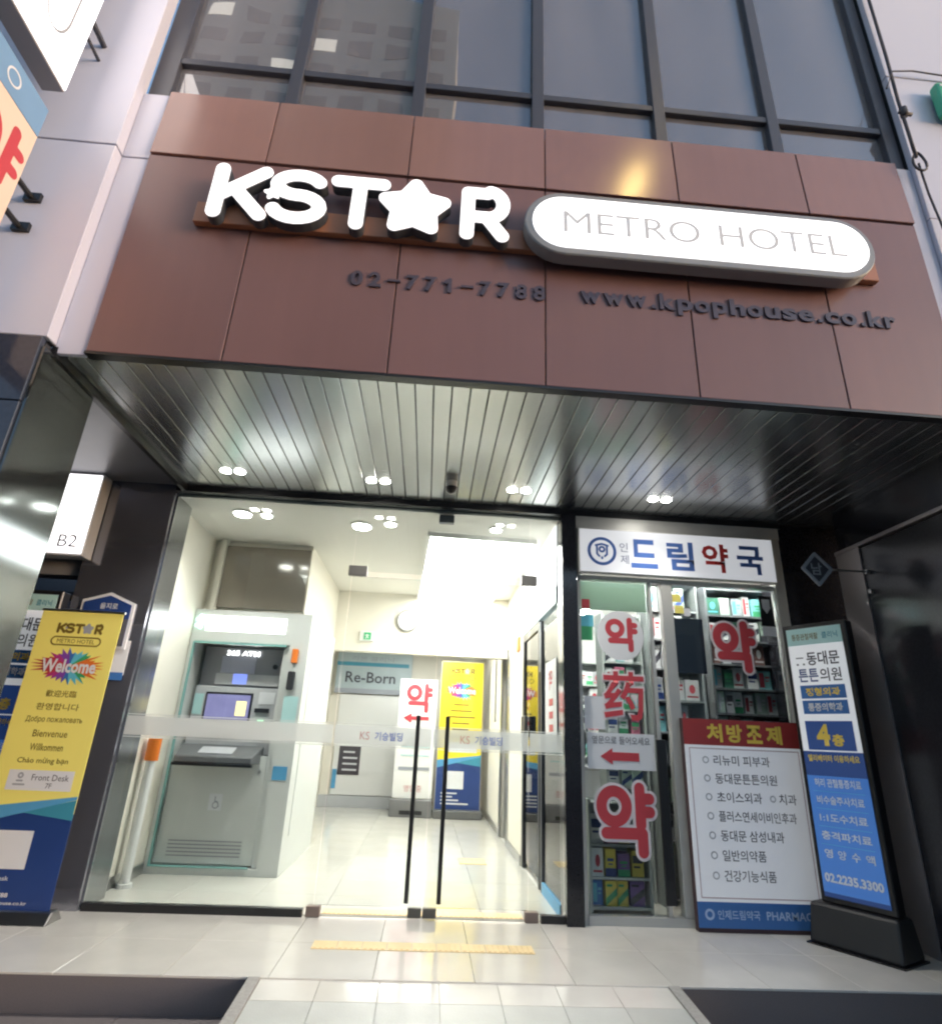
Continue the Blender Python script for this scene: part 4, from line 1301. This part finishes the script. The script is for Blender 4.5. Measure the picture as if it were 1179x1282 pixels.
bd = thing('prescription_board', 'white standing board with red header and blue foot listing clinics', 'sign board', (2.56, 5.0, 0))
ob('case', B(2.072, 3.052, 4.962, 5.02, .0, 1.475), mat('maroon_case', (.06, .03, .035), rough=.5), bd, bevel=.003)
y = 4.954
ob('red_header', B(2.075, 3.05, y, 4.9615, 1.275, 1.472), REDH, bd)
ob('white_sheet', B(2.075, 3.05, y, 4.9615, .195, 1.2745), mat('backlit_sheet', (.70, .71, .74), rough=.4, var=.02, emit=(.92, .95, 1), es=.07), bd)
ob('blue_foot', B(2.075, 3.05, y, 4.9615, .03, .1945), BLUE, bd)
for k, s in enumerate('처방조제'):
    txt(bd, s, 2.33 + k * .165, 1.37, y - .001, YTXT, w=.13, h=.14, bold=.04)
br_ = [(2.11, .22), (3.01, .22), (3.01, 1.25), (2.11, 1.25), (2.11, .22)]
shape(bd, 'border_line', [br_], .003, .004, mat('faded_red_line', (.40, .25, .28)), y - .001)
for k, (s, w_) in enumerate((('리뉴미 피부과', .46), ('동대문튼튼의원', .50), ('초이스외과', .36), ('플러스연세이비인후과', .62), ('동대문 삼성내과', .50), ('일반의약품', .34), ('건강기능식품', .40))):
    z_ = 1.165 - k * .1335
    shape(bd, 'bullet_ring', [('ring', 2.235, z_, .022)], .004, .003, GREYT, y - .001)
    txt(bd, s, 2.30 + w_ / 2, z_, y - .001, INK, w=w_, h=.075, bold=.006)
    if k == 2:
        shape(bd, 'bullet_ring', [('ring', 2.75, z_, .02)], .004, .003, GREYT, y - .001)
        txt(bd, '치과', 2.87, z_, y - .001, INK, w=.14, h=.075, bold=.006)
shape(bd, 'emblem_ring', [('ring', 2.16, .115, .028)], .008, .004, mat('pale_blue_letter', (.45, .58, .80)), y - .001)
txt(bd, '인제드림약국', 2.38, .115, y - .001, MATS['pale_blue_letter'], w=.32, h=.06, bold=.015)
txt(bd, 'PHARMACY', 2.79, .115, y - .001, MATS['pale_blue_letter'], w=.40, h=.055, bold=.015)

# pharmacy room shell
PW = mat('pharmacy_wall', (.66, .68, .66), rough=.6, var=.03)
struct('pharmacy_floor', B(1.3, 4.3, 5.14, 9.2, -.10, -.003), TILEIN)
struct('pharmacy_ceiling', B(1.235, 4.3, 5.14, 9.2, 2.96, 3.05), CEIL)
struct('pharmacy_wall', MB().box(1.3, 4.3, 9.2, 9.3, -.02, 3.05).box(4.3, 4.4, 5.455, 9.3, -.02, 3.05).box(1.221, 1.30, 7.16, 9.2, -.02, 2.959), PW)
for i, (x_, y_) in enumerate(((1.80, 5.3), (2.75, 5.3), (2.05, 7.9), (3.1, 7.9))):
    fr_ = i < 2  # front pair is unseen, added behind the sign to light the shelf fronts
    if fr_:
        y_ = 5.31
    pl_ = thing('shop_ceiling_light', ('added front left', 'added front right', 'back left', 'back right')[i] + ' tube light on the pharmacy ceiling', 'ceiling light', (x_, y_, 2.92), group='tube lights in the pharmacy')
    if fr_:
        ob('tray', B(x_ - .45, x_ + .45, y_ - .06, y_ + .06, 2.935, 2.9595), WHITE, pl_)
        ob('tube', MB().tube([(x_ - .43, y_, 2.915), (x_ + .43, y_, 2.915)], .018, 10), glow('tube_light', (1, .99, .96), 44), pl_)
    else:
        ob('tray', B(x_ - .09, x_ + .09, y_ - .6, y_ + .6, 2.935, 2.9595), WHITE, pl_)
        ob('tube', MB().tube([(x_, y_ - .58, 2.915), (x_, y_ + .58, 2.915)], .02, 10), glow('tube_light', (1, .99, .96), 44), pl_)

# side partition between lobby and pharmacy (right wall of the lobby)
sp = thing('pharmacy_side_partition', 'glass partition with dark door frame between lobby and pharmacy', 'partition', (1.15, 6.1, 0))
ob('post', B(1.105, 1.155, 5.98, 6.04, 0, 2.30), FRAME, sp)
ob('glass', B(1.122, 1.130, 5.225, 5.98, .09, 2.30), CLEAR, sp)
ob('blue_sill', B(1.105, 1.15, 5.225, 5.98, 0, .085), LBLUE, sp)
ob('door_frame', MB().box(1.105, 1.155, 6.10, 6.17, 0, 2.42).box(1.105, 1.155, 7.08, 7.155, 0, 2.42).box(1.105, 1.155, 6.17, 7.08, 2.34, 2.42), BLACK, sp)
ob('door_glass', B(1.122, 1.130, 6.17, 7.08, .06, 2.34), glass('smoked_glass', (.10, .115, .115), ior=1.35), sp)
ob('door_handle', B(1.06, 1.104, 6.72, 6.98, 1.28, 1.50), BLACKPL, sp, bevel=.008)
ob('blue_transom', B(1.10, 1.16, 5.225, 7.155, 2.425, 2.58), mat('pale_blue_transom', (.50, .66, .72), rough=.4), sp)
ob('lit_transom', B(1.10, 1.18, 5.225, 7.155, 2.583, 3.165), glow('transom_light', (1, 1, 1), .4), sp)
ob('poster', B(1.112, 1.121, 5.30, 5.80, 1.25, 1.95), PAPER, sp)
txt(sp, '약', 5.55, 1.78, 1.1105, RED, w=.18, h=.18, bold=.02, face='side')
for k in range(3):
    ob('red_character', B(1.1095, 1.1115, 5.45, 5.62, 1.33 + k * .11, 1.39 + k * .11), RED, sp)
ob('notice_strip', B(1.108, 1.121, 6.05, 6.095, 1.9, 2.4), GREYT, sp)
tag(ob('red_call_point', B(1.075, 1.099, 7.35, 7.55, 2.28, 2.45), ORANGE, None, bevel=.004), 'small orange red box on the cream wall by the partition', 'call point')
el = thing('elevator_door', 'narrow brushed steel elevator door in the right lobby wall', 'elevator', (1.16, 8.7, 0))
ob('jamb', B(1.085, 1.10, 8.25, 8.36, 0, 2.5), STEEL, el)
ob('jamb', B(1.085, 1.10, 9.09, 9.2, 0, 2.5), STEEL, el)
ob('door_leaf', B(1.15, 1.17, 8.30, 8.724, 0, 2.45), STEEL, el)
ob('door_leaf', B(1.15, 1.17, 8.727, 9.15, 0, 2.45), STEEL, el)
ob('call_panel', B(1.078, 1.0845, 8.27, 8.34, 1.8, 2.05), ATMD, el)
tag(ob('wall_conduit', MB().tube([(1.085, 9.9, 1.5), (1.085, 9.9, 3.1)], .014, 8), mat('conduit_grey', (.35, .35, .33)), None), 'thin grey conduit up the right lobby wall', 'conduit')

# pharmacy shelves and boxes
BOXC = [('white', (.72, .74, .74)), ('pale green', (.45, .58, .50)), ('blue', (.05, .20, .55)), ('teal', (.20, .50, .52)), ('dark green', (.04, .17, .11)), ('yellow', (.68, .55, .08)), ('brown', (.16, .08, .07)), ('pink', (.58, .16, .25)), ('grey', (.38, .40, .42)), ('purple', (.18, .10, .30))]
BM = [mat('box_' + n.replace(' ', '_'), c, rough=.45, var=.12, scale=14) for n, c in BOXC]
box_me = {}
ORD = ['first', 'second', 'third', 'fourth', 'fifth', 'sixth', 'seventh', 'eighth', 'ninth', 'tenth', 'eleventh', 'twelfth']


def medbox(ci, x0, x1, y0, y1, z0, z1, label, group):
    if ci not in box_me:
        me = MB().box(-.5, .5, -.5, .5, 0, 1).mesh('carton')
        me.materials.append(BM[ci])
        box_me[ci] = me
        inks = [NAVY, RED, GREEN, PAPER, INK, SKYB]
        for q in range(5):
            mb_ = MB()
            if q == 0:
                mb_.box(-.42, .42, -.505, -.5001, .52, .82).box(-.35, .2, -.505, -.5001, .34, .42)
            elif q == 1:
                mb_.box(-.42, -.05, -.505, -.5001, .12, .88).box(.05, .40, -.505, -.5001, .60, .70).box(.05, .33, -.505, -.5001, .44, .50)
            elif q == 2:
                mb_.box(-.5, .5, -.505, -.5001, .0, .30).box(-.3, .3, -.505, -.5001, .55, .66).box(-.2, .2, -.505, -.5001, .42, .47)
            elif q == 3:
                mb_.disc((0, .55), .22, -.505, -.5001, 12).box(-.4, .4, -.505, -.5001, .14, .22)
            else:
                mb_.prism([(-.5, .0), (.5, .45), (.5, .75), (-.5, .3)], -.505, -.5001).box(-.4, .1, -.505, -.5001, .78, .88)
            m2 = mb_.mesh('carton_label')
            ik = inks[(ci * 2 + q) % 6]
            m2.materials.append(ik if not (ik is PAPER and ci == 0) else RED)
            box_me[('l', ci, q)] = m2
    o = bpy.data.objects.new('medicine_box', box_me[ci])
    COL.objects.link(o)
    o.location = ((x0 + x1) / 2, (y0 + y1) / 2, z0)
    o.scale = (x1 - x0, y1 - y0, z1 - z0)
    o.rotation_euler = (0, 0, R(random.uniform(-5, 5)))
    tag(o, label, 'box', group)
    p = bpy.data.objects.new('printed_label', box_me[('l', ci, random.randrange(5))])
    COL.objects.link(p)
    p.parent = o


def shelf_unit(name, label, x0, x1, y0, y1, zs, mat_, back=True):
    t = thing(name, label, 'shelf', ((x0 + x1) / 2, (y0 + y1) / 2, 0))
    for z in zs:
        ob('shelf_board', B(x0 + .021, x1 - .021, y0, y1 - .013, z - .018, z), mat_, t)
    ob('side_panel', B(x0, x0 + .02, y0, y1, 0, zs[-1] + .02), mat_, t)
    ob('side_panel', B(x1 - .02, x1, y0, y1, 0, zs[-1] + .02), mat_, t)
    if back:
        ob('back_panel', B(x0 + .02, x1 - .02, y1 - .012, y1, 0, zs[-1] + .02), mat_, t)
    return t


def fill(shname, x0, x1, y0, y1, zs, hmin, hmax, wmin, wmax, pal, group):
    nrow = len(zs) - 1
    for r in range(nrow):
        x = x0 + .03
        k = 0
        rowname = ('bottom', 'second', 'third', 'fourth', 'fifth', 'sixth', 'seventh', 'eighth', 'ninth')[r] if r < nrow - 1 else 'top'
        while x < x1 - .05 and k < 12:
            w_ = random.uniform(wmin, wmax)
            if x + w_ > x1 - .025:
                break
            h_ = min(random.uniform(hmin, hmax), zs[r + 1] - zs[r] - .03)
            ci = random.choice(pal)
            medbox(ci, x, x + w_, y0 + random.uniform(.01, .05), y1 - .06, zs[r] + .001, zs[r] + h_, f'{ORD[k]} box from the left, {BOXC[ci][0]}, {rowname} row of the {shname}', group)
            x += w_ + random.uniform(.004, .025)
            k += 1


SHD = mat('dark_shelf', (.16, .17, .18), rough=.5)
SHL = mat('pale_shelf', (.55, .58, .56), rough=.5)
zsA = [.62, .86, 1.10, 1.34, 1.56, 1.78, 2.0, 2.22, 2.46, 2.72]
shelf_unit('medicine_shelf', 'dark medicine shelf behind the right pharmacy pane', 2.62, 3.30, 5.50, 5.80, zsA, SHD)
fill('dark pharmacy shelf', 2.62, 3.30, 5.50, 5.80, zsA, .15, .21, .06, .12, [0, 0, 0, 1, 8, 8, 3, 4, 0, 2, 6, 1], 'boxes on the dark pharmacy shelf')
zsB = [.5, .8, 1.10, 1.38, 1.66, 1.94, 2.22, 2.5, 2.78]
shelf_unit('display_shelf', 'grey display shelf behind the middle of the right pharmacy pane', 2.08, 2.60, 5.62, 5.92, zsB, mat('grey_shelf', (.36, .38, .38), rough=.5))
fill('grey pharmacy shelf', 2.08, 2.60, 5.62, 5.92, zsB, .18, .26, .07, .15, [0, 0, 0, 1, 8, 8, 3, 0], 'boxes on the grey pharmacy shelf')
zsC = [.4, .75, 1.08, 1.40, 1.72, 2.04, 2.36]
shelf_unit('wall_shelf', 'pale medicine shelf deep inside behind the left pharmacy pane', 1.45, 2.75, 8.75, 9.1, zsC, SHL)
fill('pale back shelf', 1.45, 2.75, 8.75, 9.1, zsC, .16, .28, .09, .17, [0, 1, 3, 8, 0, 0, 7, 1], 'boxes on the back shelf of the pharmacy')
zsD = [.07, .27, .50, .80]
shelf_unit('window_rack', 'low pale rack of colourful boxes behind the left pharmacy pane', 1.36, 1.86, 5.28, 5.50, zsD, SHL)
fill('low window rack', 1.36, 1.86, 5.28, 5.50, zsD, .16, .22, .08, .12, [5, 7, 5, 2, 8, 9, 7, 0], 'boxes on the low window rack')
zsE = [.9, 1.12, 1.34, 1.56, 1.78, 2.0, 2.22, 2.45]
shelf_unit('side_shelf', 'pale bright shelf just behind the left pharmacy pane', 1.66, 2.06, 5.75, 5.98, zsE, SHL)
fill('pale side shelf', 1.66, 2.06, 5.75, 5.98, zsE, .13, .19, .06, .11, [0, 0, 1, 3, 8, 0, 7, 1], 'boxes on the pale side shelf')
dp = thing('dark_poster_panel', 'dark blue poster panel hanging inside the right pharmacy pane', 'panel', (2.28, 5.2, 1.7))
ob('board', B(2.13, 2.43, 5.19, 5.20, 1.86, 2.34), mat('dark_slate_panel', (.05, .055, .09), rough=.4), dp)
ob('hanging_tab', B(2.24, 2.32, 5.192, 5.198, 2.345, 2.42), ALU, dp)
ct = thing('pharmacy_counter', 'white pharmacy counter inside behind the left pane', 'counter', (1.9, 7.6, 0))
ob('body', B(1.45, 2.6, 7.4, 7.85, 0, .95), PAPER, ct)
ob('top', B(1.42, 2.63, 7.36, 7.88, .952, .99), ATML, ct)
mn = thing('counter_monitor', 'dark monitor standing on the pharmacy counter', 'monitor', (1.75, 7.6, .99))
ob('screen', B(1.55, 1.95, 7.6, 7.63, 1.10, 1.40), BLACK, mn, bevel=.005)
ob('stand', B(1.72, 1.78, 7.58, 7.66, .991, 1.10), BLACK, mn)

# ================================================================ ACROSS THE STREET (seen only in reflections)
OPW = [mat('opposite_window', (.24, .25, .27), rough=.35), glow('opposite_lit_window', (1, .92, .78), .8)]


def across(label, x0, x1, h, wall, seed, Y=-16):
    t = thing('opposite_building', label, 'building', ((x0 + x1) / 2, Y, -.19), group='buildings across the street')
    ob('wall', B(x0, x1, Y - 8, Y, -.19, h), wall, t)
    rnd = random.Random(seed)
    pr_ = {}
    nx = int((x1 - x0 - 1) / 3.0)
    for i in range(nx):
        for j in range(int((h - 3) / 3.3)):
            lit = rnd.random() < .035
            a, b = x0 + 1 + i * (x1 - x0 - 1) / nx, 4.2 + j * 3.3
            if lit not in pr_:
                pr_[lit] = (ob('window', B(a, a + 1.9, Y + .01, Y + .05, b, b + 1.8), OPW[lit], t), a, b)
            else:
                p_, pa, pb_ = pr_[lit]
                clone(p_, (a - pa, 0, b - pb_))


across('grey office building across the street, behind the camera to the left', -30, 1.5, 10, mat('opposite_wall', (.46, .46, .47), rough=.8, var=.2, scale=.4), 4)
across('slim pale tower block behind the street buildings, mirrored faintly in the left upper windows', -23, -1, 62, mat('tower_wall', (.60, .59, .58), rough=.8, var=.15, scale=.3), 5, -27)
across('lower pale building across the street, behind the camera to the right', 2.5, 26, 8, mat('opposite_wall_pale', (.55, .53, .52), rough=.8, var=.12, scale=.5), 9)

LAMP = (2.95, -1.02, 10.5)
sl_ = thing('street_lamp', 'tall street lamp behind the camera whose warm glow gleams on the upper fascia', 'street lamp', (3.6, -3.2, -.19))
ob('pole', MB().tube([(3.6, -3.2, -.19), (3.6, -3.2, 5), (3.6, -3.2, 10.2)], .07, 12), FRAME, sl_)
ob('arm', MB().tube([(3.6, -3.2, 10.2), (3.45, -2.6, 10.6), (LAMP[0], LAMP[1], LAMP[2] + .1)], .045, 10), FRAME, sl_)
ob('head', B(LAMP[0] - .22, LAMP[0] + .22, LAMP[1] - .35, LAMP[1] + .35, LAMP[2] + .03, LAMP[2] + .14), FRAME, sl_, bevel=.02)
ob('lens', B(LAMP[0] - .13, LAMP[0] + .13, LAMP[1] - .14, LAMP[1] + .14, LAMP[2] - .10, LAMP[2] + .029), glow('warm_lamp', (1, .70, .25), 34), sl_)

flush_text()
bpy.data.scenes.remove(TMP)
bpy.data.scenes.remove(TMP2)
